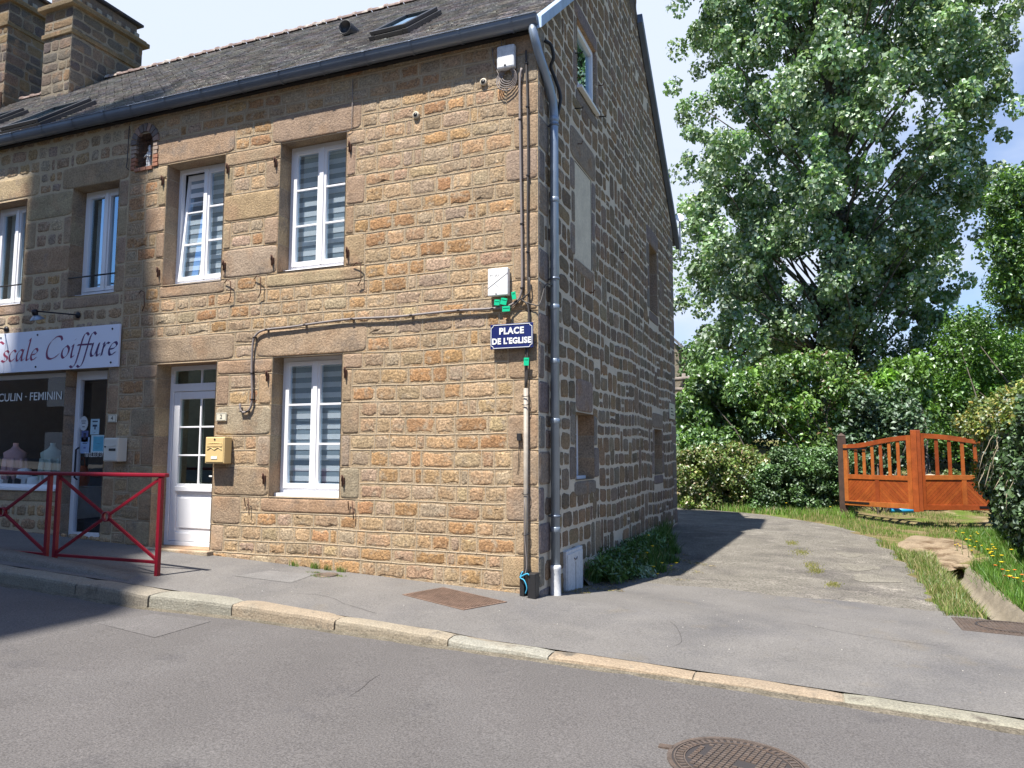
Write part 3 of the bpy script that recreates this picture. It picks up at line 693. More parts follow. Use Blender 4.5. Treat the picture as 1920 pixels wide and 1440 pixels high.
# front door
u0, u1, z0, z1_ = DO; D = -.22
f = MB()
for q in ((u0, u0+.06, z0, z1_), (u1-.06, u1, z0, z1_), (u0+.06, u1-.06, z1_-.06, z1_), (u0+.06, u1-.06, 2.20, 2.30), (u0+.06, u1-.06, z0, z0+.05)):
    mbox(f, front, q[0], q[1], D-.07, D, q[2], q[3])
do = f.build('door', M['pvc'], house, .004)
g = MB(); um = (u0+u1)/2+.02
mbox(g, front, um-.012, um+.012, D-.04, D-.015, 2.30, z1_-.06); g.build('transom_bar', M['pvc'], do)
l = MB(); a, b = u0+.065, u1-.065; E_ = D-.012
for q in ((a, a+.10, z0+.055, 2.195), (b-.10, b, z0+.055, 2.195), (a+.10, b-.10, 2.10, 2.195), (a+.10, b-.10, .90, 1.02), (a+.10, b-.10, z0+.055, z0+.16)):
    mbox(l, front, q[0], q[1], E_-.05, E_, q[2], q[3])
mbox(l, front, a+.08, b-.08, E_, E_+.018, .925, .985)
mbox(l, front, a+.10, b-.10, E_-.035, E_-.018, z0+.16, .90)
mbox(l, front, a+.15, b-.15, E_-.018, E_-.004, z0+.22, .84)
for k in (1, 2): mbox(l, front, a+.10, b-.10, E_-.03, E_-.008, 1.02+1.08*k/3-.011, 1.02+1.08*k/3+.011)
mbox(l, front, um-.012, um+.012, E_-.031, E_-.007, 1.02, 2.10)
l.build('door_leaf', M['pvc'], do, .005)
p = MB(); p.quad(front(a+.1, E_-.035, 1.02), front(b-.1, E_-.035, 1.02), front(b-.1, E_-.035, 2.10), front(a+.1, E_-.035, 2.10)); p.quad(front(u0+.06, D-.03, 2.30), front(u1-.06, D-.03, 2.30), front(u1-.06, D-.03, z1_-.06), front(u0+.06, D-.03, z1_-.06)); p.build('pane', M['glassg'], do)
h = MB(); h.tube([front(b-.05, E_, 1.12), front(b-.05, E_+.05, 1.12), front(b-.16, E_+.055, 1.12)], .010, 8); h.build('handle', M['white'], do)
s = MB(); s.box((u0-.05, -.10, z0-.16), (u1+.05, .30, z0-.004), (.42, .36, .26)); s.build('doorstep', M['block'], house, .01)
# gable windows
def gwin(h_, inset):
    u0, u1, z0, z1_ = h_; D = -inset; f = MB()
    for q in ((u0, u0+.05, z0+.04, z1_), (u1-.05, u1, z0+.04, z1_), (u0+.05, u1-.05, z1_-.05, z1_), (u0+.05, u1-.05, z0+.04, z0+.09)): mbox(f, side, q[0], q[1], D-.06, D, q[2], q[3])
    for q in ((u0+.054, u0+.10, z0+.094, z1_-.054), (u1-.10, u1-.054, z0+.094, z1_-.054), (u0+.10, u1-.10, z1_-.10, z1_-.054), (u0+.10, u1-.10, z0+.094, z0+.14)): mbox(f, side, q[0], q[1], D-.05, D+.014, q[2], q[3])
    o = f.build('window', M['pvc'], house, .004)
    p = MB(); p.quad(*[side(u, D-.03, z) for u, z in ((u0+.095, z0+.135), (u1-.095, z0+.135), (u1-.095, z1_-.095), (u0+.095, z1_-.095))]); p.build('pane', M['glass'], o)
    s = MB(); mbox(s, side, u0-.0, u1+.0, D-.05, D+.10, z0, z0+.037); s.build('window_sill', M['pvc'], o, .005)
gwin(GH[0], .03); gwin(GH[1], .24); gwin(GH[2], .20); gwin(GH[3], .24)
for (u, z) in ((1.33, 6.33), (1.33, 5.62), (2.45, 6.0)): 
    g = MB(); g.tube([side(u, .0, z), side(u+.02, .10, z+.0), side(u+.02, .10, z+.02)], .008, 5); g.build('shutter_hinge', M['iron'], house)
for (y, z) in ((1.40, 5.2), (1.40, 6.05), (2.45, 6.45), (1.9, 3.45), (3.6, 4.4)): 
    g = MB(); g.tube([side(y, 0, z), side(y+.01, .06, z-.005), side(y+.01, .075, z+.03)], .007, 5); g.build('iron_pin', M['rust'], house)
# hinges and shutter hooks
for u0, u1, za, zb_ in ((W2[0], W2[1], 3.72, 4.95), (W1[0], W1[1], 3.72, 4.95), (GF[0], GF[1], 1.12, 2.32)):
    for u in (u0-.06, u1+.055):
        for z in (za, zb_): hinge(house, front, u, z+random.uniform(-.02, .02))
for x, z in ((W1[1]+.20, 3.52), (W2[0]-.20, 3.53), (W2[1]+.26, 3.56), (W1[0]-.25, 3.50)):
    hook(house, front, [(x-.13, .02, z-.02), (x-.06, .05, z+.01), (x, .055, z-.02), (x+.005, .05, z-.20), (x-.05, .03, z-.26)])
for x, z in ((GF[0]-.26, .88), (GF[1]+.20, .88)):
    hook(house, front, [(x-.06, .02, z-.10), (x-.06, .04, z), (x, .05, z), (x+.01, .04, z-.12), (x+.01, .03, z-.20)])
for x, z in ((-1.45, 5.20), (-.62, 5.43)):
    g = MB(); g.lathe(front(x, -.02, z), [(.035, 0), (.04, .05), (.036, .055)], 12, axis=(0, -1, 0)); g.lathe(front(x, .026, z), [(.026, 0), (.026, .012)], 12, m=1, axis=(0, -1, 0)); g.build('vent_pipe', [M['render'], M['black']], house)
# roof light and vent on this roof
def rooflight(root, x0, x1, y0, y1, open_=0, lab=None):
    rz = lambda y: ZR-(YR-y)*SL
    nx = Vector((0, -SL, 1)).normalized(); al = Vector((0, 1, SL)).normalized()
    o0 = Vector((x0, y0, rz(y0))); ln = (Vector((0, y1, rz(y1)))-Vector((0, y0, rz(y0)))).length; w_ = x1-x0
    f = MB()
    def bx(a0, a1, l0, l1, h0, h1, mbx=None, rot=0, m=0):
        q = []
        for h_ in (h0, h1):
            for aa, ll in ((a0, l0), (a1, l0), (a1, l1), (a0, l1)):
                l2, h2 = ll, h_
                if rot:
                    c_, s_ = math.cos(rot), math.sin(rot); dl = ll-ln*.98; l2 = ln*.98+dl*c_-(h_)*s_*0; h2 = h_-dl*s_
                q.append(o0+Vector((aa, 0, 0))+al*l2+nx*h2)
        (mbx or f).add(q, [(0, 3, 2, 1), (4, 5, 6, 7), (0, 1, 5, 4), (1, 2, 6, 5), (2, 3, 7, 6), (3, 0, 4, 7)], None, m)
    bx(-.03, .05, 0, ln, 0, .075); bx(w_-.05, w_+.03, 0, ln, 0, .075); bx(.05, w_-.05, 0, .09, 0, .07); bx(.05, w_-.05, ln-.12, ln, 0, .085)
    fo = f.build('roof_light', M['black'] if not open_ else M['zinc'], root, .006)
    s = MB(); t = open_
    bx(0, .06, .02, ln-.04, .077, .125, s, t); bx(w_-.06, w_, .02, ln-.04, .077, .125, s, t); bx(.06, w_-.06, .02, .09, .077, .125, s, t); bx(.06, w_-.06, ln-.1, ln-.04, .077, .125, s, t)
    s.build('sash', M['zinc'] if open_ else M['black'], fo, .005)
    g = MB(); bx(.055, w_-.055, .085, ln-.095, .09, .10, g, t); g.build('pane', M['glass'], fo)
    d = MB(); bx(.05, w_-.05, .09, ln-.12, -.01, .004, d); d.build('shaft', M['black'], fo)
    return fo
rooflight(house, -2.58, -2.06, .80, 1.72, 0)
mb = MB(); yv = 1.95; zv = ZR-(YR-yv)*SL
dirv = Vector((0, -1, -.0)); mb.lathe((-3.72, yv+.28, zv+.06), [(.11, 0), (.11, .42), (.10, .42), (.10, .35)], 16, axis=(0, -1, 0)); mb.build('roof_vent', M['black'], house)

# ------------------------------------------------------------------ the hairdresser's house
shop = empty('shop_house', (-10, 4, .4), 'stone house with the hairdresser shop front, left neighbour of the corner house', 'house')
S1 = (-6.87, -5.99, 3.54, 5.075); S2 = (-8.68, -7.80, 3.51, 5.05); S3 = (-10.5, -9.62, 3.51, 5.05)
SW = (-9.9, -6.80, .90, 2.52); SDR = (-6.80, -6.02, .29, 2.52)
sh_holes = [S1, S2, S3, SW, SDR]
XL = -14.2
r2 = rows([(0, .72, 4), (.72, .90, 1), (.90, 2.52, 8), (2.52, 3.36, 5), (3.36, 3.53, 1), (3.53, 5.07, 8), (5.07, 5.40, 2), (5.40, 5.98, 3)])
fr_rows_keep = fr_rows; fr_rows = r2
up2 = zz(3.53, 5.07); d2 = zz(.30, 2.52)
b2 = []
for k in range(len(up2)-1):
    if k % 2: b2 += [(S2[1], S1[0], up2[k], up2[k+1])]
    else: b2 += [(S2[1], S2[1]+.22, up2[k], up2[k+1]), (S1[0]-.16, S1[0], up2[k], up2[k+1])]
b2 += jambs(S2[0], S2[1], 0, 0, up2, .3, .16, 'L') + jambs(S3[0], S3[1], 0, 0, up2, .3, .16)
for k in range(len(up2)-1): b2.append((S1[1], SPL, up2[k], up2[k+1]))
for k in range(len(d2)-1): b2.append((SDR[1], SPL-.0, d2[k], d2[k+1]))
for h_ in (S1, S2, S3): b2 += [(h_[0]-.24, h_[1]+(.17 if h_ is S1 else .24), 5.07, 5.40), (h_[0]-.1, h_[1]+.1, 3.36, 3.53)]
b2 += [(SW[0], SW[0]+1.4, .74, .90), (SW[0]+1.4, SW[1], .74, .90)]
mb = MB(); wallsheet(mb, front, XL, SPL, -.2, 5.98, sh_holes, m=2)
masonry(mb, front, XL, SPL, r2, sh_holes, b2, [(.36, .24, .13), (.32, .22, .14), (.38, .25, .12), (.30, .23, .165), (.27, .19, .12), (.35, .27, .18)], BP, gap=.020, wmin=.16, wmax=.36, p=4.2, jit=.012, low=gl, wv=.012, h=.006, hj=.006, bh=.006, tall=.06)
for h_, zs in ((S1, up2), (S2, up2), (S3, up2), (SDR, d2)): reveal(mb, front, h_, .28, 1, zs)
reveal(mb, front, SW, .2, 1)
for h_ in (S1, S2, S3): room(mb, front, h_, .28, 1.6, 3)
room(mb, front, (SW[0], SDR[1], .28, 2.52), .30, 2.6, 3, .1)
mb.build('wall', [M['stone'], M['block'], M['shopmortar'], M['room']], shop)
mb = MB(); mb.quad((SPL, YB, -.5), (XL, YB, -.5), (XL, YB, 6.0), (SPL, YB, 6.0), (.25, .2, .15)); mb.quad((XL, 0, -.5), (XL, YB, -.5), (XL, YB, 6.0), (XL, 0, 6.0), (.25, .2, .15)); mb.add([(XL, 0, 6), (XL, YB, 6), (XL, YR, ZR)], [(0, 1, 2)], (.25, .2, .15)); mb.build('back_wall', M['gstone'], shop)
slates('roof', XL, SPL, shop); gutter(XL, SPL, shop)
mb = MB(); mb.box((XL, -.06, 5.87), (SPL, .0, 5.93)); mb.build('fascia', M['black'], shop)
window(shop, front, S1, .20, bars=0, blind=False, guard=3.80); window(shop, front, S2, .20, bars=0, blind=False, guard=3.80); window(shop, front, S3, .20, bars=0, blind=False, guard=3.80)
for h_ in (S1, S2, S3):                                            # net curtains drawn aside
    g = MB(); a = h_[0]+.07
    for k in range(9): g.quad((a+k*.035, .34+.012*(k % 2), 3.6), (a+k*.035+.035, .34+.012*((k+1) % 2), 3.6), (a+k*.035+.035, .34+.012*((k+1) % 2), 5.0), (a+k*.035, .34+.012*(k % 2), 5.0))
    g.build('curtain', M['white'], shop)
rooflight(shop, -8.65, -7.82, .14, 1.02); rooflight(shop, -11.4, -10.6, .95, 1.85)
chimney(-12.35, -11.5, 3.25, 5.02, 8.6, 10.75, shop)
# shop front
f = MB(); D = -.16
for q in ((SW[0], SW[0]+.06, .93, 2.52), (SW[1]-.075, SW[1]-.005, .29, 2.52), (SW[0]+.06, SW[1]-.075, 2.46, 2.52), (SW[0]+.06, SW[1]-.075, .93, .97)): mbox(f, front, q[0], q[1], D-.06, D+.0, q[2], q[3])
mbox(f, front, SW[0], SW[1]-.075, D-.1, D+.19, .895, .93)
so = f.build('shop_window', M['pvc'], shop, .004)
p = MB(); p.quad(front(SW[0]+.05, D-.03, .96), front(SW[1]-.07, D-.03, .96), front(SW[1]-.07, D-.03, 2.47), front(SW[0]+.05, D-.03, 2.47)); p.build('pane', M['shopglass'], so)
f = MB(); u0, u1 = SW[1]-.002, SDR[1]
for q in ((u0, u0+.075, .29, 2.52), (u1-.012, u1, .29, 2.52), (u0+.075, u1-.012, 2.40, 2.52), (u0+.075, u1-.012, .29, .35)): mbox(f, front, q[0], q[1], D-.06, D+.006, q[2], q[3])
sdo = f.build('shop_door', M['pvc'], shop, .004)
p = MB(); p.quad(front(u0+.07, D-.03, .34), front(u1-.01, D-.03, .34), front(u1-.01, D-.03, 2.42), front(u0+.07, D-.03, 2.42)); p.build('pane', M['shopglass'], sdo)
g = MB(); g.tube([front(u0+.13, D+.02, 1.05), front(u0+.13, D+.06, 1.08), front(u0+.13, D+.06, 1.45), front(u0+.13, D+.02, 1.48)], .012, 8); g.build('handle', M['iron'], sdo)
# taller neighbour with its own stack
nb = empty('taller_house', (-17, 5, .5), 'taller stone neighbour house at the far left with a broad banded chimney stack', 'house')
mb = MB(); mb.box((-20, .3, -.3), (XL-.01, 9, 8.1), (.25, .2, .15)); mb.add([(x, y, z) for x in (-20, XL-.3) for y, z in ((.0, 8.1), (9.2, 8.1), (4.6, 10.0))], [(0, 1, 2), (5, 4, 3), (0, 3, 4, 1), (1, 4, 5, 2), (2, 5, 3, 0)], (.3, .18, .12)); mb.build('wall', M['gstone'], nb)
chimney(-15.6, -14.45, 3.85, 5.6, 8.3, 11.9, nb)
# ------------------------------------------------------------------ ground, road, pavement, kerb, lane
def sheet(name, xs, ys, zf, m, kind='structure', lab=None, mask=None, parent=None):
    xs = np.array(xs); ys = np.array(ys); X, Y = np.meshgrid(xs, ys); Zs = zf(X, Y)
    v = np.stack([X, Y, Zs], -1).reshape(-1, 3); nx = len(xs); f = []
    for j in range(len(ys)-1):
        for i in range(nx-1):
            if mask and not mask((xs[i]+xs[i+1])/2, (ys[j]+ys[j+1])/2): continue
            f.append((j*nx+i, j*nx+i+1, (j+1)*nx+i+1, (j+1)*nx+i))
    me = bpy.data.meshes.new(name); me.from_pydata(v.tolist(), [], f); me.materials.append(m)
    me.polygons.foreach_set('use_smooth', [True]*len(f)); me.update()
    o = link(name, me, parent); o['kind'] = kind
    if lab: o['label'] = lab
    return o
DX = lambda y: np.interp(y, [1.2, 1.7, 3.1, 4.1, 5.3], [4.28, 4.28, 4.33, 4.36, 4.36])
def ground_z(X, Y):
    z = Z(X, Y)-.035
    d = np.abs(X-DX(Y)); k = np.clip(1-(d-.10)/.10, 0, 1)*((Y > 1.25) & (Y < 5.5))
    z = z - .30*k
    bank = np.clip((X-4.6)/.7, 0, 1)*np.clip((Y-1.2)/.6, 0, 1)*np.clip((9.5-Y)/1.5, 0, 1)*.16
    z = z + bank
    z = np.where((Y < 1.2), z-.03, z)
    z = np.where((Y < -.9), z-.5, z)
    z = np.where((X < -.35) & (Y > -.05) & (Y < 8), np.minimum(z, -.05), z)
    far = np.clip((Y-60)/100, 0, 1)
    return z
def fine(a, b, s): return list(np.arange(a, b-1e-6, s))
gx_ = [-300, -120, -60, -40, -25, -18, -14, -10, -7, -5, -3, -2, -1]+fine(-.4, 3.6, .25)+fine(3.6, 5.6, .06)+fine(5.6, 8, .3)+[8, 9, 10, 12, 15, 20, 30, 45, 80, 150, 300]
gy_ = [-300, -150, -80, -40, -20, -12, -8, -5, -3, -2, -1, 0]+fine(.6, 6.5, .12)+fine(6.5, 17, .25)+[17, 18, 20, 23, 27, 32, 40, 60, 100, 200, 400]
sheet('ground', gx_, gy_, ground_z, M['ground'])
def kerb_h(x): return np.interp(x, [-6, -3, -1, .5, 2, 4], [.125, .12, .085, .05, .035, .035])
KY = lambda x: np.interp(x, [-20, -4.1, -3.2, -2.2, -1, 0, 4, 20], [-1.86, -1.86, -1.88, -1.76, -1.76, -1.80, -1.80, -1.80])      # front of the kerb
KI = lambda x: np.interp(x, [-20, -4.1, -3.2, -2.2, -1, 0, 4, 20], [-1.60, -1.62, -1.62, -1.53, -1.60, -1.62, -1.62, -1.62])      # back of the kerb
def road_z(X, Y):
    Xc = np.clip(X, -40, 40)
    z0 = -.045*np.clip(Xc, -40, 0) + np.interp(Xc, [0, 4, 40], [0, -.16, -1.5]) - .05
    cr = np.interp(Y, [-40, -9.3, -5.4, -1.76], [-.03, .0, .035, 0])
    return z0 - kerb_h(Xc) + cr + .018
sheet('road', [-60, -40, -30, -20, -14]+fine(-10, 8, .4)+[8, 10, 14, 20, 30, 45, 60], fine(-9.3, -1.6, .35)+[-1.72], road_z, M['road'])
sheet('far_pavement', [-60, -40, -20, -10, 0, 10, 20, 40, 60], [-14, -12, -9.35], lambda X, Y: road_z(X, Y)+.12, M['pave'])
def pave_z(X, Y): return Z(X, Y)+.004
px_ = [-16, -13]+fine(-11, 8, .3)+[8, 10, 14, 20]
sheet('pavement', px_, [-1.60, -1.45]+fine(-1.3, 0, .2)+[0.02], pave_z, M['pave'])
o = sheet('lane_apron', fine(.0, 8, .1)+[8, 12], fine(.02, 2.0, .2)+[2.05], pave_z, M['pave'])
for v in o.data.vertices:
    lim = 2.05 - .12*max(0, v.co.x-1.0)+.05*math.sin(v.co.x*5)+.02*math.sin(v.co.x*17)
    if v.co.x > 4.0: lim = 1.42
    if v.co.y > lim-.03: v.co.y = lim - (.004 if v.co.y < 2.0 else 0)
    v.co.z = z1(v.co.x, v.co.y)+.004
LX = [(1.6, 3.76), (3.2, 3.80), (5.4, 3.80), (8.3, 3.55), (9.5, 3.2), (10.3, 2.9), (11.0, 2.1), (11.3, 1.5), (11.6, .4), (11.9, -1.0)]
def lane_r(y): return float(np.interp(y, [p[0] for p in LX], [p[1] for p in LX]))
v = []; f = []; ys = fine(1.5, 11.9, .12); nx = 30
for j, y in enumerate(ys):
    xr = lane_r(y) + .07*math.sin(y*4.1)+.05*math.sin(y*9.7)+random.uniform(-.03, .03); xl = -.02 if y < 8.3 else -9
    for i in range(nx+1):
        x = xl+(xr-xl)*i/nx; v.append((x, y, z1(x, y)+(.0 if y > 1.8 else -.004) - (.04 if i == nx else 0)))
for j in range(len(ys)-1):
    for i in range(nx): f.append((j*(nx+1)+i, j*(nx+1)+i+1, (j+1)*(nx+1)+i+1, (j+1)*(nx+1)+i))
me = bpy.data.meshes.new('lane'); me.from_pydata(v, [], f); me.materials.append(M['lane']); link('lane', me)['kind'] = 'structure'
# kerb stones
mb = MB(); js = [-16, -14.9, -13.9, -12.8, -11.8, -10.7, -9.6, -8.6, -7.5, -6.4, -5.2, -4.08, -3.12, -2.25, -1.17, -.1, .72, 1.76, 2.70, 3.75, 4.8, 5.9, 7, 8, 9]
kc = [(.42, .37, .31)]*10+[(.37, .33, .28), (.42, .33, .26), (.45, .40, .33), (.56, .38, .25), (.54, .40, .28), (.52, .47, .40), (.58, .37, .23), (.56, .36, .23), (.44, .39, .30), (.45, .4, .33), (.45, .35, .3), (.45, .4, .33), (.45, .4, .33), (.45, .4, .33)]
kc = [tuple(a_*.55+b_*.45 for a_, b_ in zip(c, (.46, .40, .31))) for c in kc]
kc = [tuple(q*.60*(1 if i != 0 else 1) for i, q in enumerate((c[0]*.93, c[1], c[2]*1.02))) for c in kc]
for i in range(len(js)-1):
    a, b = js[i]+.006, js[i+1]-.006; n = 6; c = kc[i]; vs = []
    for k in range(n+1):
        x = a+(b-a)*k/n; e = random.uniform(-.006, .006); yi, yf = float(KI(x)), float(KY(x)); zt = z1(x, yi)+.008+random.uniform(-.002, .003); zb_ = float(road_z(x, -1.8))-.05
        if k in (0, n): zt -= .008
        vs += [(x, yi+.02, zt-.08), (x, yi, zt-.002), (x, (yi+yf)/2, zt+.004), (x, yf+.02+e, zt-.002), (x, yf+.006+e, zt-.010), (x, yf+e, zt-.032), (x, yf-.004+e, zb_)]
    fs = [(k*7+j, (k+1)*7+j, (k+1)*7+j+1, k*7+j+1) for k in range(n) for j in range(6)] + [tuple(range(7)), tuple(n*7+j for j in range(7))[::-1]]
    mb.add(vs, fs, c, 0, False)
o = mb.build('kerb', M['kerb']); o['kind'] = 'structure'
# joint filler under the stones
mb = MB()
for i in range(len(js)-1):
    a, b = js[i], js[i+1]; p = []
    for x in (a, b):
        yi, yf = float(KI(x)), float(KY(x)); p += [(x, yi, z1(x, yi)-.002), (x, yf+.02, z1(x, yi)-.010), (x, yf+.004, float(road_z(x, -1.8))-.05)]
    mb.add(p, [(0, 1, 4, 3), (1, 2, 5, 4)], (.48, .44, .37))
mb.build('kerb_joint', M['concrete'])['kind'] = 'structure'
# raised old kerb strip on the left under the barriers
mb = MB(); n = 30; vs = []
for k in range(n+1):
    x = -11+(-3.75+11)*k/n; h_ = float(np.interp(x, [-11, -6, -4.6, -3.75], [.10, .085, .045, -.004])); zt = z1(x, -1.3)
    e = random.uniform(-.012, .012)
    y1_ = float(np.interp(x, [-11, -6, -4.2, -3.75], [-1.42, -1.46, -1.50, -1.52]))
    vs += [(x, -1.22, zt-.05), (x, -1.24, zt+h_*.55), (x, -1.27, zt+h_), (x, y1_+.03+e, zt+h_+random.uniform(-.008, .004)), (x, y1_+e, zt+h_*.6), (x, y1_-.02+e, zt-.06)]
mb.add(vs, [(k*6+j, (k+1)*6+j, (k+1)*6+j+1, k*6+j+1) for k in range(n) for j in range(5)]+[tuple(n*6+j for j in range(6))[::-1]], (.17, .155, .135), 0, True)
mb.build('old_kerb', M['kerb'])['kind'] = 'structure'
# ditch channel
mb = MB(); vs = []; ys = fine(1.35, 5.35, .2); pr = [(-.17, .0), (-.13, -.03), (-.10, -.17), (-.02, -.21), (.06, -.20), (.11, -.14), (.15, -.03), (.20, .01)]
for y in ys:
    for dx, dz in pr: x = float(DX(y))+dx+random.uniform(-.01, .01); vs.append((x, y, z1(x, y)+dz+.012+random.uniform(-.008, .008)))
mb.add(vs, [(j*8+i, j*8+i+1, (j+1)*8+i+1, (j+1)*8+i) for j in range(len(ys)-1) for i in range(7)], None, 0, True)
mb.build('ditch', M['concrete'])['kind'] = 'structure'
# bare dirt over the culvert, with its broken edge
v = []; n = 40
mb = MB(); cx, cy = 4.45, 7.1
ring = []
for k in range(n):
    t = 2*math.pi*k/n; r = 1+.12*math.sin(3*t+1)+.08*math.sin(7*t)+random.uniform(-.04, .04)
    ring.append((cx+.62*r*math.cos(t)+.12*math.sin(t), cy+1.75*r*math.sin(t)))
vs = [(x, y, z1(x, y)-.05) for x, y in ring]+[(cx+(x-cx)*.8, cy+(y-cy)*.85, z1(x, y)+.02) for x, y in ring]+[(cx+(x-cx)*.4, cy+(y-cy)*.4, z1(cx, y)+.035+random.uniform(-.012, .012)) for x, y in ring]+[(cx, cy, z1(cx, cy)+.04)]
mb.add(vs, [(k, (k+1) % n, n+(k+1) % n, n+k) for k in range(n)]+[(n+k, n+(k+1) % n, 2*n+(k+1) % n, 2*n+k) for k in range(n)]+[(2*n+k, 2*n+(k+1) % n, 3*n) for k in range(n)], None, 0, True)
mb.build('dirt_path', M['dirt'])['kind'] = 'structure'
mb = MB(); vs = []
for k in range(9):
    x = 4.08+.07*k; vs += [(x, 5.42+.04*math.sin(k*2.1), z1(x, 5.4)+.015), (x, 5.30+.04*math.sin(k*1.7+1), z1(x, 5.4)+.0), (x, 5.33+.03*math.sin(k*1.3), z1(x, 5.4)-.05), (x, 5.6, z1(x, 5.4)-.06)]
mb.add(vs, [(k*4+j, (k+1)*4+j, (k+1)*4+j+1, k*4+j+1) for k in range(8) for j in range(3)], None, 0, True)
tag(mb.build('culvert_slab', M['dirt']), 'broken earthy slab bridging the end of the concrete ditch', 'slab')
mb = MB(); mb.box((4.14, 5.33, -.42), (4.6, 6.2, -.235)); 
# shallow gravel patches on the lane
for i, (u, v_, r) in enumerate(((1590, 1045, .20), (1610, 1070, .28), (1650, 1090, .30))):
    g0 = G(u, v_, 3.0); mb2 = MB(); cx, cy = ((3.05, 5.7), (3.1, 4.5), (3.25, 3.6))[i]; n = 20; vs = []
    for k in range(n):
        t = 2*math.pi*k/n; q = 1+.2*math.sin(3*t+i)+random.uniform(-.1, .1); x, y = cx+r*.9*q*math.cos(t), cy+r*1.1*q*math.sin(t); vs.append((x, y, z1(x, y)+.004))
    vs += [(cx+(x-cx)*.6, cy+(y-cy)*.6, z1(x, y)+.005) for x, y, z in vs]
    mb2.add(vs, [(k, (k+1) % n, n+(k+1) % n, n+k) for k in range(n)]+[tuple(n+k for k in range(n))], None, 0, True)
    mb2.build('gravel_patch', M['lanepatch'])['kind'] = 'structure'

# ------------------------------------------------------------------ text
def text_mesh(s, size, ext=.001, off=0., shear=0., sx=1., space=1., align='CENTER'):
    cu = bpy.data.curves.new('lettering', 'FONT'); cu.body = s; cu.size = size; cu.extrude = ext; cu.offset = off; cu.shear = shear; cu.space_character = space
    cu.align_x = align; cu.align_y = 'CENTER'; cu.resolution_u = 4
    o = bpy.data.objects.new('lettering', cu); col.objects.link(o); dg = bpy.context.evaluated_depsgraph_get()
    me = bpy.data.meshes.new_from_object(o.evaluated_get(dg)); bpy.data.objects.remove(o); bpy.data.curves.remove(cu)
    for v in me.vertices: v.co.x *= sx
    return me
def letters(name, s, size, loc, m, parent, **k):       # faces -y
    rot = k.pop('rot', 0)
    me = text_mesh(s, size, **k)
    me.transform(Matrix.Translation(loc) @ Matrix.Rotation(rad(90), 4, 'X') @ Matrix.Rotation(rot, 4, 'Z'))
    me.materials.clear(); me.materials.append(m); 
    return link(name, me, parent)
# street sign
p0, p1 = F(925, 657, -.03), F(1003, 606, -.03)
cx, cz = -.268, 2.612; w_, h_ = .475, .262; SY = -.04
sg = empty('street_sign', (cx, -.03, cz), 'dark blue enamel street sign PLACE DE L\'EGLISE on the house corner', 'street sign')
mb = MB(); mb.box((cx-w_/2, -.030+SY, cz-h_/2), (cx+w_/2, -.016+SY, cz+h_/2)); mb.build('sign_plate', M['navy'], sg, .006)
def rrect(w_, h_, r, notch=True):
    pts = []
    for sx_, sz_ in ((1, 1), (-1, 1), (-1, -1), (1, -1)):
        cxx, czz = sx_*w_/2, sz_*h_/2; seg = []
        for k in range(7):
            t = math.pi/2*k/6; seg.append((cxx-sx_*r*math.cos(t), czz-sz_*r*math.sin(t)))
        if sx_*sz_ < 0: seg = seg[::-1]
        pts += seg[::-1] if False else seg
    return pts
def border(cx, cz, y, w_, h_, r, t):
    # square outline with corners scooped inwards
    out_ = []
    for (a, b) in ((1, 1), (-1, 1), (-1, -1), (1, -1)):
        seg = [(a*(w_/2-r*math.cos(q)), b*(h_/2-r*math.sin(q))) for q in [math.pi/2*k/6 for k in range(7)]]
        # order so that the path runs counter clockwise
        if a*b > 0: seg = seg[::-1] if a > 0 else seg[::-1]
        out_.append(seg)
    return out_
mb = MB()
r = .026; W2_, H2_ = w_-.022, h_-.022
loop = []
def corner(a, b, rev):
    s = [(a*W2_/2 - a*r*math.sin(q), b*H2_/2 - b*r*math.cos(q)) for q in [math.pi/2*k/6 for k in range(7)]]   # from (edge, cut) round to (cut, edge)
    return s[::-1] if rev else s
loop = corner(1, 1, False) + corner(-1, 1, True) + corner(-1, -1, False) + corner(1, -1, True)
k = len(loop)
pts = [Vector((cx+x, -.0325+SY, cz+z)) for x, z in loop]
for i in range(k): mb.bar(pts[i], pts[(i+1) % k], .0055, .003, up=(0, 1, 0))
mb.build('border_line', M['white'], sg)
letters('lettering', 'PLACE', .092, (cx, -.032+SY, cz+.052), M['white'], sg, off=.0035, ext=.0015, sx=.97, space=1.1)
letters('lettering', "DE L'EGLISE", .084, (cx, -.032+SY, cz-.052), M['white'], sg, off=.0035, ext=.0015, sx=.93, space=1.08)
# number plates
def numplate(u, z, s, lab):
    a = empty('number_plate', (u, -.02, z), lab, 'number plate'); mb = MB(); mb.box((u-.078, -.026, z-.05), (u+.078, -.014, z+.05)); mb.build('plate', M['plate'], a, .003)
    mb = MB()
    for p, q in (((-.068, -.041), (.068, -.041)), ((.068, -.041), (.068, .041)), ((.068, .041), (-.068, .041)), ((-.068, .041), (-.068, -.041))): mb.bar((u+p[0], -.027, z+p[1]), (u+q[0], -.027, z+q[1]), .002, .002, up=(0, 1, 0))
    mb.build('border_line', M['castd'], a); letters('number', s, .075, (u, -.0275, z), M['castd'], a, ext=.0008)
numplate(-4.075, 1.845, '2', 'small cream house number plate 2 right of the white door')
numplate(-5.885, 1.855, '4', 'small cream house number plate 4 between shop door and white door')
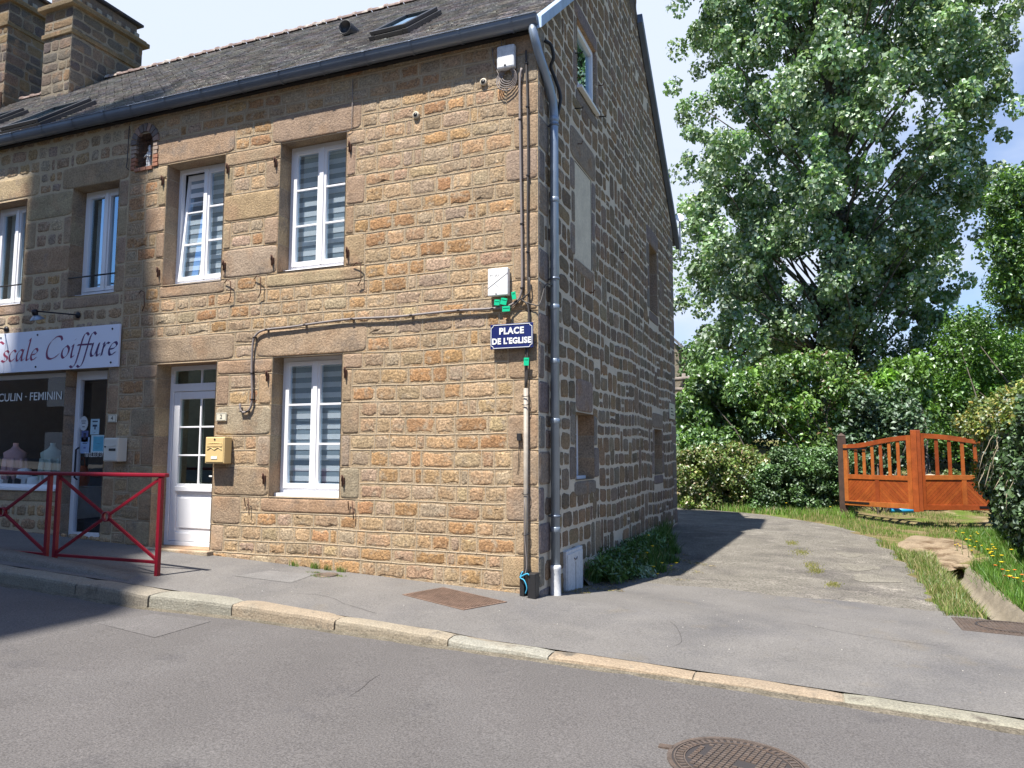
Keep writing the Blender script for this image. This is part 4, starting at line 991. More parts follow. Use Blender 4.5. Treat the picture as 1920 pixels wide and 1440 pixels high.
# mail boxes
def mailbox(x0, x1, y0, z0, z1_, m, lab, kind):
    a = empty('mailbox', ((x0+x1)/2, -.02, z0), lab, 'mailbox'); mb = MB(); mb.box((x0, y0, z0), (x1, -.018, z1_)); mb.build('body', m, a, .008)
    cx = (x0+x1)/2; w_ = x1-x0; h_ = z1_-z0
    mb = MB(); mb.box((x0+.012, y0-.006, z0+(.05*h_)), (x1-.012, y0+.001, z1_-.03*h_)); d = mb.build('door', m, a, .004)
    mb = MB()
    if kind:
        n = 16
        for zc_, amp in ((z1_-.25*h_, .0), (z1_-.40*h_, .012)):
            pts = [Vector((x0+.035+(w_-.07)*k/n, y0-.010, zc_ - amp*(1+math.cos(4*math.pi*k/n)) + (.0 if amp else .006*math.sin(math.pi*k/n)))) for k in range(n+1)]
            mb.tube(pts, .004, 5)
        mb.box((x0+.03, y0-.012, z1_-.36*h_), (x1-.03, y0-.005, z1_-.27*h_))
    else:
        n = 12; pts = [Vector((x0+.03+(w_-.06)*k/n, y0-.008, z1_-.30*h_-.02*math.sin(math.pi*k/n))) for k in range(n+1)]; mb.tube(pts, .004, 5); mb.box((x0+.03, y0-.009, z1_-.16*h_), (x1-.03, y0-.005, z1_-.10*h_))
    mb.build('letter_flap', m, a)
    mb = MB(); mb.box((cx-.045, y0-.011, z0+.17*h_), (cx+.045, y0-.005, z0+.27*h_)) if kind else mb.box((cx-.02, y0-.011, z0+.45*h_), (x1-.03, y0-.005, z0+.55*h_)); mb.build('name_label', M['white'] if kind else M['black'], a)
    mb = MB(); mb.lathe((cx if kind else x0+.035, y0-.006, z1_-.09*h_ if kind else z0+.62*h_), [(.011, 0), (.011, .006), (.006, .007)], 10, axis=(0, -1, 0)); mb.build('lock', M['iron'], a)
q0, q1 = F(384, 866, -.14), F(416, 820, -.14)
mailbox(q0.x, -3.90, -.14, 1.285, 1.60, M['cream'], 'cream yellow mailbox on the stone pier between white door and striped window', 1)
q0 = F(193, 866, -.16)
mailbox(q0.x, -5.60, -.16, 1.30, 1.60, M['greybox'], 'pale grey mailbox on the wall beside the hairdresser\'s glass door', 0)
# fibre box and junction box
a = empty('network_box', (-.415, -.02, 3.19), 'white network box with a diagonal grey line above the street sign', 'utility box')
mb = MB(); mb.box((-.53, -.085, 3.045), (-.305, -.015, 3.335)); bo = mb.build('body', M['white'], a, .008)
mb = MB(); mb.bar((-.53, -.0862, 3.125), (-.305, -.0862, 3.275), .004, .003, up=(0, 1, 0)); mb.bar((-.45, -.0862, 3.17), (-.36, -.0862, 3.09), .001, .003, up=(0, 1, 0)); mb.lathe((-.435, -.086, 3.065), [(.008, 0), (.008, .003)], 8, axis=(0, -1, 0)); mb.build('surface_line', M['cablel'], a)
letters('lettering', 'PT  SR3', .032, (-.455, -.0858, 3.255), M['cablel'], a, ext=.0004)
a = empty('junction_box', (-.34, -.02, 5.62), 'weathered grey junction box high under the eaves near the corner', 'utility box')
mb = MB(); mb.box((-.44, -.09, 5.50), (-.235, -.015, 5.76)); mb.build('body', M['offwhite'], a, .02)
mb = MB(); mb.lathe((-.34, -.09, 5.53), [(.012, 0), (.012, .004)], 8, axis=(0, -1, 0)); mb.build('lid_screw', M['iron'], a)
a_ = MB()
for k in range(5):
    r = .05+.012*k; zc_ = 5.44-.012*k; pts = [(-.335+r*math.sin(t)*1.2, -.03-.006*k+.01*math.sin(t*2), zc_-r*math.cos(t)*1.3) for t in [2*math.pi*q/18 for q in range(19)]]
    a_.tube(pts, .0055, 6, caps=False)
a_.tube([(-.52, -.02, 5.80), (-.50, -.03, 5.62), (-.44, -.035, 5.48), (-.36, -.035, 5.45)], .005, 6); a_.tube([(-.41, -.03, 5.86), (-.40, -.03, 5.76)], .006, 6)
tag(a_.build('coiled_cable', M['cablel']), 'loops of thin grey cable hanging below the junction box', 'cable')
# cables
def cable(pts, r, m, lab, clips=None, group=None):
    a = MB(); a.tube([tuple(p) for p in pts], r, 8); o = a.build('cable', m); tag(o, lab, 'cable', group)
    if clips:
        for p in clips: c = MB(); c.box((p[0]-.016, p[1]-r-.004, p[2]-.006), (p[0]+.016, 0.0, p[2]+.006)); c.build('clip', M['iron'], o)
    return o
def fp(l, y=-.03): return [tuple(F(u, v, y)) for u, v in l]
def sm(pts, n=4):       # Catmull-Rom
    P = [Vector(p) for p in pts]; P = [P[0]*2-P[1]]+P+[P[-1]*2-P[-2]]; r = []
    for i in range(1, len(P)-2):
        for k in range(n):
            t = k/n; r.append(.5*((2*P[i])+(P[i+1]-P[i-1])*t+(2*P[i-1]-5*P[i]+4*P[i+1]-P[i+2])*t*t+(3*P[i]-P[i-1]-3*P[i+1]+P[i+2])*t**3))
    r.append(P[-2]); return r
h1 = sm(fp([(978, 128), (974.5, 160), (976, 300), (978, 420), (979, 520), (977, 550), (968, 565), (945, 576), (900, 580), (860, 582), (800, 588), (740, 594), (660, 598), (600, 605), (545, 613), (500, 618), (482, 626), (474, 645), (472, 700), (473, 735), (471, 760), (464, 771), (455, 773), (451, 768), (450, 757)], -.035))
cable(h1, .0135, M['cablel'], 'long grey cable bending left above the ground floor window and ending in a hook', [h1[i] for i in range(6, len(h1)-6, 6)])
h2 = sm(fp([(986, 95), (987, 130), (989, 200), (990, 300), (989, 420), (990, 520), (991, 600), (986, 660), (985, 735)], -.03))
cable(h2, .011, M['cable'], 'black vertical cable nearest the house corner, passing behind the street sign', [h2[i] for i in range(3, 24, 5)])
cable(sm(fp([(992, 520), (994, 545), (985, 555), (975, 562), (965, 572), (955, 580)], -.045)), .008, M['cable'], 'short black cable looping over to the green tags')
cable(sm(fp([(978, 562), (985, 567), (990, 575), (992, 600), (989, 660), (988, 725)], -.04)), .009, M['cable'], 'thinner black cable curving down behind the right end of the street sign')
cable(sm(fp([(980, 564), (990, 568), (1000, 571), (1012, 570)], -.04)+[Vector((.03, .15, 3.17)), Vector((.06, .27, 3.18))]), .006, M['cable'], 'thin black wire rounding the corner to the downpipe')
pts = [Vector((.03, .12, 5.84)), Vector((.09, .17, 5.80)), Vector((.10, .22, 5.68)), Vector((.06, .25, 5.60)), Vector((.09, .33, 5.48)), Vector((.12, .40, 5.30)), Vector((.06, .42, 5.05)), Vector((.03, .42, 4.8)), Vector((.03, .42, .6))]
cable(sm(pts), .019, M['black'], 'thick black cable running down in the angle behind the downpipe')
cable([(SPL-.02, -.03, 5.8), (SPL-.02, -.035, 5.3), (SPL-.03, -.04, 5.22), (SPL+.02, -.04, 5.18)], .006, M['cable'], 'thin wire hanging from the eaves left of the niche')
cable([(-2.30, -.02, 5.78), (-2.30, -.022, 5.18), (-2.33, -.024, 5.16), (-2.50, -.024, 5.16)], .004, M['cablel'], 'thin pale wire coming down to the right upper window lintel')
# green tags
for (u, v_, w_, h_, t, lab) in ((932, 567, .06, .06, .1, 'dark green cable tag hanging leftmost under the network box'), (944.5, 565, .07, .07, .25, 'green cable tag in the middle of the bunch, tilted'), (963.5, 554, .045, .08, -.15, 'green cable tag highest of the bunch right of the network box'), (949, 579, .085, .055, 0, 'green cable tag hanging on the horizontal cable bend'), (987, 678, .055, .08, .05, 'single green cable tag below the street sign')):
    p = F(u, v_, -.065); mb = MB(); mb.box((-w_/2, -.004, -h_/2), (w_/2, .004, h_/2)); mb.box((-w_/2+.008, -.008, h_/2-.02), (w_/2-.008, .0, h_/2-.008))
    R_ = Matrix.Rotation(t, 3, 'Y'); mb.v = [tuple(p+R_ @ Vector(q)) for q in mb.v]; tag(mb.build('cable_tag', M['green']), lab, 'cable tag')
p = F(974, 818, -.03); mb = MB(); mb.box((p.x-.025, -.045, p.z-.045), (p.x+.02, -.01, p.z+.03)); mb.tube([(p.x, -.03, p.z), (p.x-.02, -.02, p.z-.35), (p.x-.03, -.012, p.z-.38)], .004, 5); tag(mb.build('wall_clip', M['black'], None, .004), 'small black clip with a thin white lead left of the conduit', 'clip')
# conduit and its foot guard
cd_ = empty('conduit', (-.15, -.03, .1), 'grey vertical cable conduit tied to the wall below the street sign', 'conduit')
a0 = F(986, 728, -.04); a1 = F(986, 1070, -.05)
mb = MB(); mb.tube([(a0.x, -.04, a0.z), (a0.x+.002, -.042, 1.1), (a1.x, -.05, .12)], .024, 10); mb.build('tube', M['conduit'], cd_)
for v_ in (742, 758, 925, 1001):
    p = F(986, v_, -.04); mb = MB(); mb.tube([(p.x+.034*math.cos(t), -.042+.034*math.sin(t), p.z+.01*math.sin(t)) for t in [2*math.pi*k/12 for k in range(13)]], .004, 5); mb.build('tie', M['iron'], cd_)
mb = MB(); mb.box((-.165, -.10, -.02), (-.115, -.02, .235)); mb.box((-.07, -.13, -.05), (.012, -.01, .235)); mb.box((-.165, -.025, -.02), (.012, -.008, .235))
tag(mb.build('foot_guard', M['black'], None, .006), 'black split guard at the foot of the conduit on the house corner', 'foot guard')
mb = MB(); mb.tube(sm([(-.13, -.10, .25), (-.15, -.115, .19), (-.10, -.14, .17), (-.07, -.145, .10), (-.09, -.135, .04)]), .006, 5); mb.tube(sm([(-.16, -.11, .19), (-.07, -.14, .235), (-.05, -.14, .22)]), .007, 5); tag(mb.build('string', M['blue']), 'knotted pale blue string around the black foot guard', 'string')
cable(sm([(-.125, -.07, .95), (-.12, -.075, .60), (-.09, -.10, .32), (-.10, -.12, .22)]), .004, M['cablel'], 'thin grey lead slanting down from the conduit tie to the foot guard')
# meter cabinet at the gable foot
mc = empty('meter_cabinet', (.05, 1.06, -.16), 'grey white meter cabinet at the foot of the gable behind the downpipe', 'cabinet')
mb = MB(); mb.box((-.02, .775, -.20), (.045, 1.39, .345)); mb.build('body', M['offwhite'], mc, .006)
mb = MB(); mb.box((.045, .80, -.14), (.055, 1.365, .31)); mb.build('door', M['offwhite'], mc, .004)
mb = MB(); mb.tube([(.058, 1.02, .25), (.062, 1.05, .23), (.062, 1.10, .23), (.058, 1.13, .25)], .006, 6); mb.box((.054, 1.075, -.1), (.058, 1.085, .2)); mb.build('handle', M['cablel'], mc)
# little sign near the far end of the gable
p = G(1257, 755, .03); gs = empty('wall_sign', (.02, 7.75, 2.2), 'small pale framed sign high near the far end of the gable', 'sign'); mb = MB(); mb.box((.012, 7.45, 2.10), (.03, 8.0, 2.40)); mb.build('plate', M['plate'], gs)
mb = MB()
for k in range(3): mb.box((.03, 7.55, 2.17+.06*k), (.032, 7.9-.08*k, 2.19+.06*k))
mb.build('printed_lines', M['castd'], gs)
# ------------------------------------------------------------------ shop sign with calligraphy
sgx0, sgx1, sz0, sz1 = -10.2, -5.80, 2.53, 3.095
ss = empty('shop_sign', (-7.5, -.05, 2.8), 'long white shop fascia board with purple italic lettering ending in Coiffure', 'shop sign')
mb = MB(); mb.box((sgx0, -.05, sz0), (-8.005, -.025, sz1)); mb.box((-7.998, -.05, sz0), (sgx1, -.025, sz1)); mb.build('board', M['signw'], ss, .002)
mb = MB()
for x in (-9.9, -8.9, -8.1, -7.35, -5.93):
    for z in (sz0+.06, sz1-.06): mb.lathe((x, -.05, z), [(.014, 0), (.014, .006), (.004, .010)], 10, axis=(0, -1, 0))
mb.build('screw', M['iron'], ss)
GLY = {
 's': (.72, [[(.62,.82),(.40,1.0),(.14,.84),(.22,.60),(.50,.42),(.58,.18),(.32,-.02),(.02,.12)]]),
 'c': (.74, [[(.62,.82),(.40,1.0),(.10,.70),(.06,.32),(.26,0),(.62,.2)]]),
 'a': (.98, [[(.64,.84),(.38,1.0),(.08,.66),(.08,.2),(.22,0),(.45,.22),(.64,.9)], [(.66,1.0),(.60,.3),(.68,0),(.90,.16)]]),
 'l': (.50, [[(.06,1.75),(.18,1.92),(.13,.9),(.12,.2),(.22,0),(.44,.16)]]),
 'e': (.76, [[(.10,.46),(.42,.52),(.62,.76),(.46,1.0),(.2,.86),(.05,.4),(.22,0),(.64,.2)]]),
 'C': (1.42, [[(1.28,1.50),(1.10,1.78),(.70,1.78),(.25,1.35),(.08,.70),(.22,.15),(.60,-.02),(1.05,.18),(1.22,.36)]]),
 'o': (.82, [[(.4,1.0),(.1,.7),(.08,.25),(.3,0),(.6,.3),(.62,.75),(.4,1.0)]]),
 'i': (.46, [[(.0,.86),(.14,1.0),(.11,.3),(.18,0),(.38,.14)], [(.20,1.42),(.27,1.48)]]),
 'f': (.62, [[(.86,1.74),(.64,1.92),(.42,1.6),(.30,.5),(.18,-.5),(-.04,-.82),(-.26,-.70)], [(.06,.98),(.66,.98)]]),
 'u': (.96, [[(.0,.86),(.14,1.0),(.1,.3),(.24,0),(.5,.2),(.66,1.0)], [(.68,1.0),(.62,.3),(.7,0),(.9,.14)]]),
 'r': (.62, [[(0,.86),(.14,1.0),(.12,.5),(.10,0)], [(.14,.55),(.36,.98),(.58,.94)]]),
 'E': (1.2, [[(1.1,1.6),(.7,1.8),(.3,1.4),(.7,1.0),(.3,.9),(.08,.4),(.4,0),(.95,.25)]]), "'": (.35, [[(.2,1.95),(.08,1.5)]]), 'L': (1.1, [[(.3,1.8),(.2,.9),(.05,.1),(.5,.05),(1.0,.1)]]), 'P': (1.2, [[(.3,1.8),(.2,.9),(.1,0)], [(.1,1.6),(.7,1.8),(.9,1.3),(.3,.9)]]),
}
def scribe(mb, word, x0, zb, s, y, nib=(.16, .135)):
    x = x0
    for ch in word:
        if ch == ' ': x += .45*s; continue
        wd, sts = GLY[ch]; layer = 0
        for st_ in sts:
            P = sm([(p[0], p[1], 0) for p in st_], 6); slant = .16
            if ch == 'o': pass
            vsq = .77; t = lambda p, o=0, q=0: (x + (p.x+slant*p.y)*s+o*s, zb+(p.y*s+q*s)*vsq)
            for a, b in zip(P[:-1], P[1:]):
                d = (b-a); 
                if d.length < 1e-6: continue
                d.normalize(); n_ = Vector((-d.y, d.x, 0))
                nv = Vector((nib[0]*.5, nib[1]*.5, 0)); 
                if abs(nv.dot(n_)) < .018: nv = nv+n_*(.022*(1 if nv.dot(n_) >= 0 else -1))
                layer += 1; yy = y-.00004*layer
                a2, b2 = a-d*.012, b+d*.012
                c = [t(a2, -nv.x, -nv.y), t(a2, nv.x, nv.y), t(b2, nv.x, nv.y), t(b2, -nv.x, -nv.y)]
                fx = ((x-x0_all)/1.9)
                k = max(0, min(1, fx)); cc = tuple((.34*(1-k)+.045*k, .035*(1-k)+.008*k, .09*(1-k)+.10*k))
                mb.add([(q[0], yy, q[1]) for q in c], [(0, 1, 2, 3)], cc)
        x += wd*s
    return x
def wlen(wd): return sum(.45 if c == ' ' else GLY[c][0] for c in wd)
xs_ = F(3, 665, -.05).x; xe_ = F(73, 660, -.05).x; xC = F(84, 665, -.05).x; xR = F(219, 660, -.05).x
x0_all = xs_
mb = MB(); sc_ = (xe_-xs_)/wlen('scale'); zb = F(40, 675, -.05).z+.01
x2 = scribe(mb, 'scale', xs_, 2.69, sc_*.97, -.051); s2_ = (xR-xC)/wlen('Coiffure'); scribe(mb, 'Coiffure', xC, 2.69, s2_, -.051)
x0b = xs_-wlen("L'E")*sc_; scribe(mb, "L'E", x0b, 2.69, sc_, -.051)
mb.build('lettering', M['ink'], ss)
# lamps above the sign
def lamp(p0, p1, lab, grp=None):
    a = empty('wall_lamp', p0, lab, 'wall lamp', grp); p0 = Vector(p0); p1 = Vector(p1)
    mb = MB(); mb.lathe(p0, [(.045, 0), (.045, .015), (.02, .03)], 12, axis=(0, -1, 0)); mb.tube([p0, p0+Vector((0, -.04, 0)), p1], .010, 8); mb.build('arm', M['iron'], a)
    mb = MB(); mb.lathe(p1+Vector((0, 0, .02)), [(.03, 0), (.04, .03), (.035, .07), (.02, .08)], 12, axis=(.0, .3, -1)); mb.build('lamp_holder', M['iron'], a)
    mb = MB(); q = p1+Vector((0, .03, -.05)); mb.lathe(q, [(.03, 0), (.055, .02), (.085, .055), (.088, .065), (.07, .062), (.02, .05)], 18, axis=(0, .35, -1)); mb.build('lamp_shade', M['zincl'], a)
lamp((-6.63, -.01, 3.27), tuple(F(64, 583, -.42)), 'spot lamp on a black arm above the right half of the shop sign')
lamp((-8.05, -.01, 3.16), tuple(F(-26, 610, -.42)), 'spot lamp on a black arm at the left picture edge above the sign')
# writing on the shop glass
yg = .195-.01
yg = .16+.03-.006
letters('lettering', 'MASCULIN · FEMININ', .165, (F(117, 742, yg).x, yg, F(117, 742, yg).z), M['white'], so, ext=.0005, sx=1.06, off=.0008, align='RIGHT')
letters('lettering', 'Tél 02.33.37.37', .085, (F(158, 853, yg).x, yg, F(158, 853, yg).z), M['white'], sdo, ext=.0005, sx=.66, off=.0006, align='LEFT')
def sticker(u, v_, w_, h_, c, rnd=False, lab=None, marks=()):
    p = F(u, v_, yg); mb = MB(); n = 20
    if rnd: mb.add([(p.x+w_/2*math.cos(t), yg, p.z+h_/2*math.sin(t)) for t in [2*math.pi*k/n for k in range(n)]], [tuple(range(n))], c)
    else: mb.quad((p.x-w_/2, yg, p.z-h_/2), (p.x+w_/2, yg, p.z-h_/2), (p.x+w_/2, yg, p.z+h_/2), (p.x-w_/2, yg, p.z+h_/2), c)
    for a, b, c_, d, cc in marks: mb.quad((p.x+a*w_, yg-.0015, p.z+b*h_), (p.x+c_*w_, yg-.0015, p.z+b*h_), (p.x+c_*w_, yg-.0015, p.z+d*h_), (p.x+a*w_, yg-.0015, p.z+d*h_), cc)
    o = mb.build('sticker', M['cloth'], sdo); 
    if lab: o['label'] = lab
dk = (.04, .06, .10); lb = (.25, .55, .72)
sticker(157, 794, .16, .20, (.6, .65, .68), True, 'round pale sticker', [(-.3, .15, .3, .19, dk), (-.2, .0, .2, .05, dk), (-.15, -.25, .15, -.2, dk)])
sticker(142, 800, .075, .10, (.6, .65, .68), True, 'small oval white sticker')
sticker(178, 800, .165, .21, (.45, .62, .70), False, 'pale blue square sticker with a dark hairdryer mark', [(-.3, .3, .3, .38, dk), (-.25, .0, .25, .13, dk), (-.05, -.18, .1, .0, dk), (-.1, -.38, .1, -.36, dk)])
sticker(143, 816, .12, .13, (.6, .65, .72), False, None, [(-.1, -.1, .15, .2, (.1, .12, .3)), (-.3, -.25, .3, -.2, dk)])
sticker(159, 818, .13, .15, (.12, .16, .36), False, None, [(-.2, -.3, .2, .3, (.05, .05, .09))])
sticker(159, 835, .17, .22, (.35, .5, .75), False, None, [(-.25, .1, .25, .14, dk), (-.2, .2, .2, .23, dk), (-.12, -.2, .12, -.1, (.15, .2, .5))])
sticker(183, 832, .25, .235, (.5, .68, .75), False, 'white edged light blue notice', [(-.33, -.42, .42, .42, (.13, .45, .62)), (-.2, .2, .3, .23, lb), (-.2, .0, .3, .03, lb), (-.2, -.2, .3, -.17, lb)])
sticker(141, 852, .11, .05, (.4, .42, .5), False)
# shop display
def disp(name, lab, cat, fn):
    mb = MB(); fn(mb); o = mb.build(name, M['cloth']); tag(o, lab, cat)
DF = .93
mb = MB(); mb.box((-9.8, .22, .5), (-6.9, .95, .92), (.75, .70, .62)); tag(mb.build('display_shelf', M['cloth']), 'pale display shelf inside the hairdresser window', 'shelf')
def bust(x, y, z, c, lab, hh=.62, name='mannequin_bust'):
    def f(mb):
        mb.lathe((x, y, z), [(.08, 0), (.07, .02), (.012, .03), (.012, .16)], 12, (.6, .6, .58))
        mb.lathe((x, y, z+.14), [(.11, 0), (.13, .06), (.115, .16), (.14, .26), (.15, .34), (.06, .40), (.035, .44), (.035, hh-.14)], 14, c)
        for k in range(8): t = 2*math.pi*k/8; mb.tube([(x+.13*math.cos(t), y+.13*math.sin(t), z+.4), (x+.15*math.cos(t), y+.15*math.sin(t), z+.2), (x+.13*math.cos(t+.2), y+.13*math.sin(t+.2), z+.10)], .025, 6, c)
    disp(name, lab, 'mannequin', f)
bust(-7.55, .42, DF, (.42, .52, .44), 'sage green garment on a bust in the hairdresser window')
bust(-8.30, .40, DF, (.66, .38, .36), 'pink scarf draped on a bust at the left of the shop display')
def paper(mb): mb.box((-7.22, .30, DF), (-7.05, .36, DF+.45), (.85, .83, .76))
disp('display_stand', 'tall narrow cream stand beside the orange bag in the shop display', 'stand', paper)
def bag(mb):
    mb.lathe((-6.98, .45, DF+.02), [(.08, 0), (.11, .08), (.10, .2), (.06, .28)], 12, (.60, .14, .06)); mb.tube([(-7.04, .45, DF+.28), (-7.0, .45, DF+.42), (-6.95, .45, DF+.42), (-6.92, .45, DF+.28)], .01, 6, (.3, .08, .04))
disp('bag', 'small orange bag at the right end of the shop display', 'bag', bag)
def hat(x, y, z, c):
    def f(mb): mb.lathe((x, y, z), [(.19, 0), (.19, .012), (.10, .02), (.095, .10), (.05, .125)], 18, c)
    return f
disp('hat', 'white brimmed hat lying low in the shop display', 'hat', hat(-7.85, .40, DF+.02, (.88, .88, .85)))
disp('hat', 'straw hat on the shelf seen through the glass shop door', 'hat', hat(-6.42, .85, 1.80, (.50, .38, .22)))
disp('display_box', 'white slanted box in the middle of the shop display', 'box', lambda mb: mb.add([(x, y, z) for z, e in ((DF, 0), (DF+.22, .05)) for x, y in ((-7.62+e, .28), (-7.44+e, .28), (-7.44+e, .40), (-7.62+e, .40))], [(0, 3, 2, 1), (4, 5, 6, 7), (0, 1, 5, 4), (1, 2, 6, 5), (2, 3, 7, 6), (3, 0, 4, 7)], (.75, .74, .70)))
def shelf(mb):
    for z in (.5, .95, 1.4, 1.8): mb.box((-6.75, .8, z), (-6.06, 1.1, z+.02), (.12, .09, .07))
    for x in (-6.75, -6.06): mb.box((x, .8, .3), (x+.02, 1.1, 2.2), (.12, .09, .07))
disp('shelf_rack', 'dark shelf rack inside the shop behind the glass door', 'rack', shelf)

# ------------------------------------------------------------------ barriers
def barrier(x0, x1, lab):
    y = -1.20; zt = 1.185; a = empty('barrier', (x1, y, z1(x1, y)), lab, 'barrier', 'red barriers along the kerb')
    for x in (x0+.02, x1-.02): 
        mb = MB(); mb.box((x-.022, y-.022, z1(x, y)-.04), (x+.022, y+.022, zt-.03)); mb.box((x-.04, y-.04, z1(x, y)+.0), (x+.04, y+.04, z1(x, y)+.012)) if False else None; mb.build('post', M['red'], a, .004)
    mb = MB(); mb.box((x0-.05, y-.032, zt-.03), (x1+.06, y+.032, zt+.012)); mb.build('handrail', M['red'], a, .012)
    mb = MB(); mb.bar((x0+.04, y, .285), (x1-.04, y, .285), .034, .03); mb.build('lower_rail', M['red'], a, .003)
    cx, cz = (x0+x1)/2, (.30+zt-.03)/2
    for p in ((x0+.04, zt-.05), (x1-.04, zt-.05), (x0+.04, .31), (x1-.04, .31)):
        d = Vector((p[0]-cx, 0, p[1]-cz)).normalized(); mb = MB(); mb.bar((cx+d.x*.05, y, cz+d.z*.05), (p[0], y, p[1]), .022, .032, up=(0, 0, 1)); mb.build('brace', M['red'], a, .003)
    mb = MB(); n = 18
    q = [[(cx+r*math.cos(t), yy, cz+r*math.sin(t)) for t in [2*math.pi*k/n for k in range(n)]] for r, yy in ((.055, y-.02), (.055, y+.02), (.042, y+.02), (.042, y-.02))]
    mb.add([p for r in q for p in r], [(i*n+j, i*n+(j+1) % n, ((i+1) % 4)*n+(j+1) % n, ((i+1) % 4)*n+j) for i in range(4) for j in range(n)], None, 0, True); mb.build('centre_ring', M['red'], a)
barrier(-5.27, -3.72, 'dark red X-braced pavement barrier nearest the white door, partly in the sun')
barrier(-6.92, -5.37, 'dark red X-braced pavement barrier at the left picture edge in front of the shop window')

# ------------------------------------------------------------------ covers in the ground
def road_pt(u, v_, zoff=0):
    r = ((u-960)*R2 - (v_-720)*U2 + 1404*FW)/1404; t = 1.
    while t < 60:
        p = CAM+r*t
        zz_ = float(road_z(p.x, p.y)) if p.y < -1.8 else z1(p.x, p.y)
        if p.z <= zz_: return p
        t += .005
mc0 = road_pt(1385, 1432); R_ = .36
mh = empty('manhole_cover', (mc0.x, mc0.y, mc0.z), 'round cast iron manhole cover with a waffle pattern in the road', 'manhole cover')
mcx, mcy = road_pt(1385, 1381).x*.5+.5*road_pt(1385, 1381).x, 0
lft = road_pt(1252, 1402); rgt = road_pt(1520, 1438); top_ = road_pt(1372, 1381)
cx, cy = top_.x+.07, top_.y-.385; rz = lambda x, y: float(road_z(x, y))
R_ = .315
def rd(mb, pts, h_, m=0, base=-.02):
    n = len(pts); mb.add([(x, y, rz(x, y)+base) for x, y in pts]+[(x, y, rz(x, y)+h_) for x, y in pts], [tuple(range(n, 2*n))]+[(k, (k+1) % n, n+(k+1) % n, n+k) for k in range(n)], None, m)
circ = lambda r, n=48, a=0: [(cx+r*math.cos(a+2*math.pi*k/n), cy+r*math.sin(a+2*math.pi*k/n)) for k in range(n)]
mb = MB(); n = 48; q = [circ(R_+.035), circ(R_+.012)]
mb.add([(x, y, rz(x, y)+.007) for x, y in q[0]+q[1]]+[(x, y, rz(x, y)-.02) for x, y in q[0]], [(k, (k+1) % n, n+(k+1) % n, n+k) for k in range(n)]+[(2*n+k, 2*n+(k+1) % n, (k+1) % n, k) for k in range(n)]); 
ang = rad(172); hx, hy = cx+(R_+.06)*math.cos(ang), cy+(R_+.06)*math.sin(ang); mb.box((hx-.035, hy-.022, rz(hx, hy)-.02), (hx+.035, hy+.022, rz(hx, hy)+.010)); mb.build('frame', M['cast'], mh)
mb = MB(); rd(mb, circ(R_+.012), .0045); mb.build('cover_recess', M['castd'], mh)
mb = MB()
def ringseg(r0, r1, t0, t1, h_):
    pts = [(cx+r*math.cos(t), cy+r*math.sin(t)) for r, ts in ((r0, np.linspace(t0, t1, 3)), (r1, np.linspace(t1, t0, 3))) for t in ts]; rd(mb, pts, h_)
ringseg_ = [(R_-.055, R_-.048), (R_-.006, R_+.002)]
for a, b in ringseg_:
    n = 48; qa, qb = circ(a), circ(b); mb.add([(x, y, rz(x, y)+.0095) for x, y in qa+qb]+[(x, y, rz(x, y)) for x, y in qa+qb], [(k, (k+1) % n, n+(k+1) % n, n+k) for k in range(n)]+[(k, 2*n+k, 2*n+(k+1) % n, (k+1) % n) for k in range(n)]+[(n+k, n+(k+1) % n, 3*n+(k+1) % n, 3*n+k) for k in range(n)])
for k in range(52): t = 2*math.pi*k/52; ringseg(R_-.045, R_-.010, t, t+.06, .009)
ca, sa = math.cos(rad(-12)), math.sin(rad(-12))
for i in range(-10, 11):
    for j in range(-10, 11):
        x, y = i*.031, j*.029
        if math.hypot(x, y) > R_-.07: continue
        if abs(i-1) <= 1 and abs(j) <= 1 or (i == -6 and abs(j-2) <= 2): continue
        X, Y = cx+x*ca-y*sa, cy+x*sa+y*ca
        pts = [(X+a*ca-b*sa, Y+a*sa+b*ca) for a, b in ((-.0115, -.0085), (.0115, -.0085), (.0115, .0085), (-.0115, .0085))]
        rd(mb, pts, .010)
mb.build('cover', M['cast'], mh)
def platecover(pts, name, lab, m, nx_, ny_, ridge=True):
    P = [Vector(p) for p in pts]; a = empty(name, tuple(sum(P, Vector())/4), lab, 'drain cover'); up_ = Vector((0, 0, .008))
    mb = MB(); b = [p+(p-sum(P, Vector())/4).normalized()*.03 for p in P]; mb.add([p+Vector((0, 0, .007)) for p in b]+[p-Vector((0, 0, .02)) for p in b], [(0, 1, 2, 3), (0, 4, 5, 1), (1, 5, 6, 2), (2, 6, 7, 3), (3, 7, 4, 0)]); mb.build('frame', m, a)
    mb = MB(); L_ = lambda s, t: (P[0]*(1-s)+P[1]*s)*(1-t)+(P[3]*(1-s)+P[2]*s)*t
    for i in range(nx_):
        for j in range(ny_):
            s0, s1, t0, t1 = (i+.15)/nx_, (i+.85)/nx_, (j+.15)/ny_, (j+.85)/ny_
            q = [L_(s0, t0), L_(s1, t0), L_(s1, t1), L_(s0, t1)]; mb.add([p+Vector((0, 0, .013)) for p in q]+[p+Vector((0, 0, .005)) for p in q], [(0, 1, 2, 3), (0, 4, 5, 1), (1, 5, 6, 2), (2, 6, 7, 3), (3, 7, 4, 0)])
    mb.build('tread_plate', m, a); return a
def GP_(u, v_): p = road_pt(u, v_); return (p.x, p.y, z1(p.x, p.y)+.004)
platecover([GP_(760, 1117), GP_(868, 1144), GP_(945, 1130), GP_(832, 1104)], 'drain_cover', 'rusty orange ribbed cover in the pavement below the house corner', M['rustplate'], 30, 12)
q = [(3.80, .86), (4.62, .86), (4.62, 1.42), (3.80, 1.42)]
dc = platecover([(x, y, z1(x, y)+.004) for x, y in q], 'drain_cover', 'brown cast iron cover at the mouth of the grassy ditch', M['cast'], 26, 16)
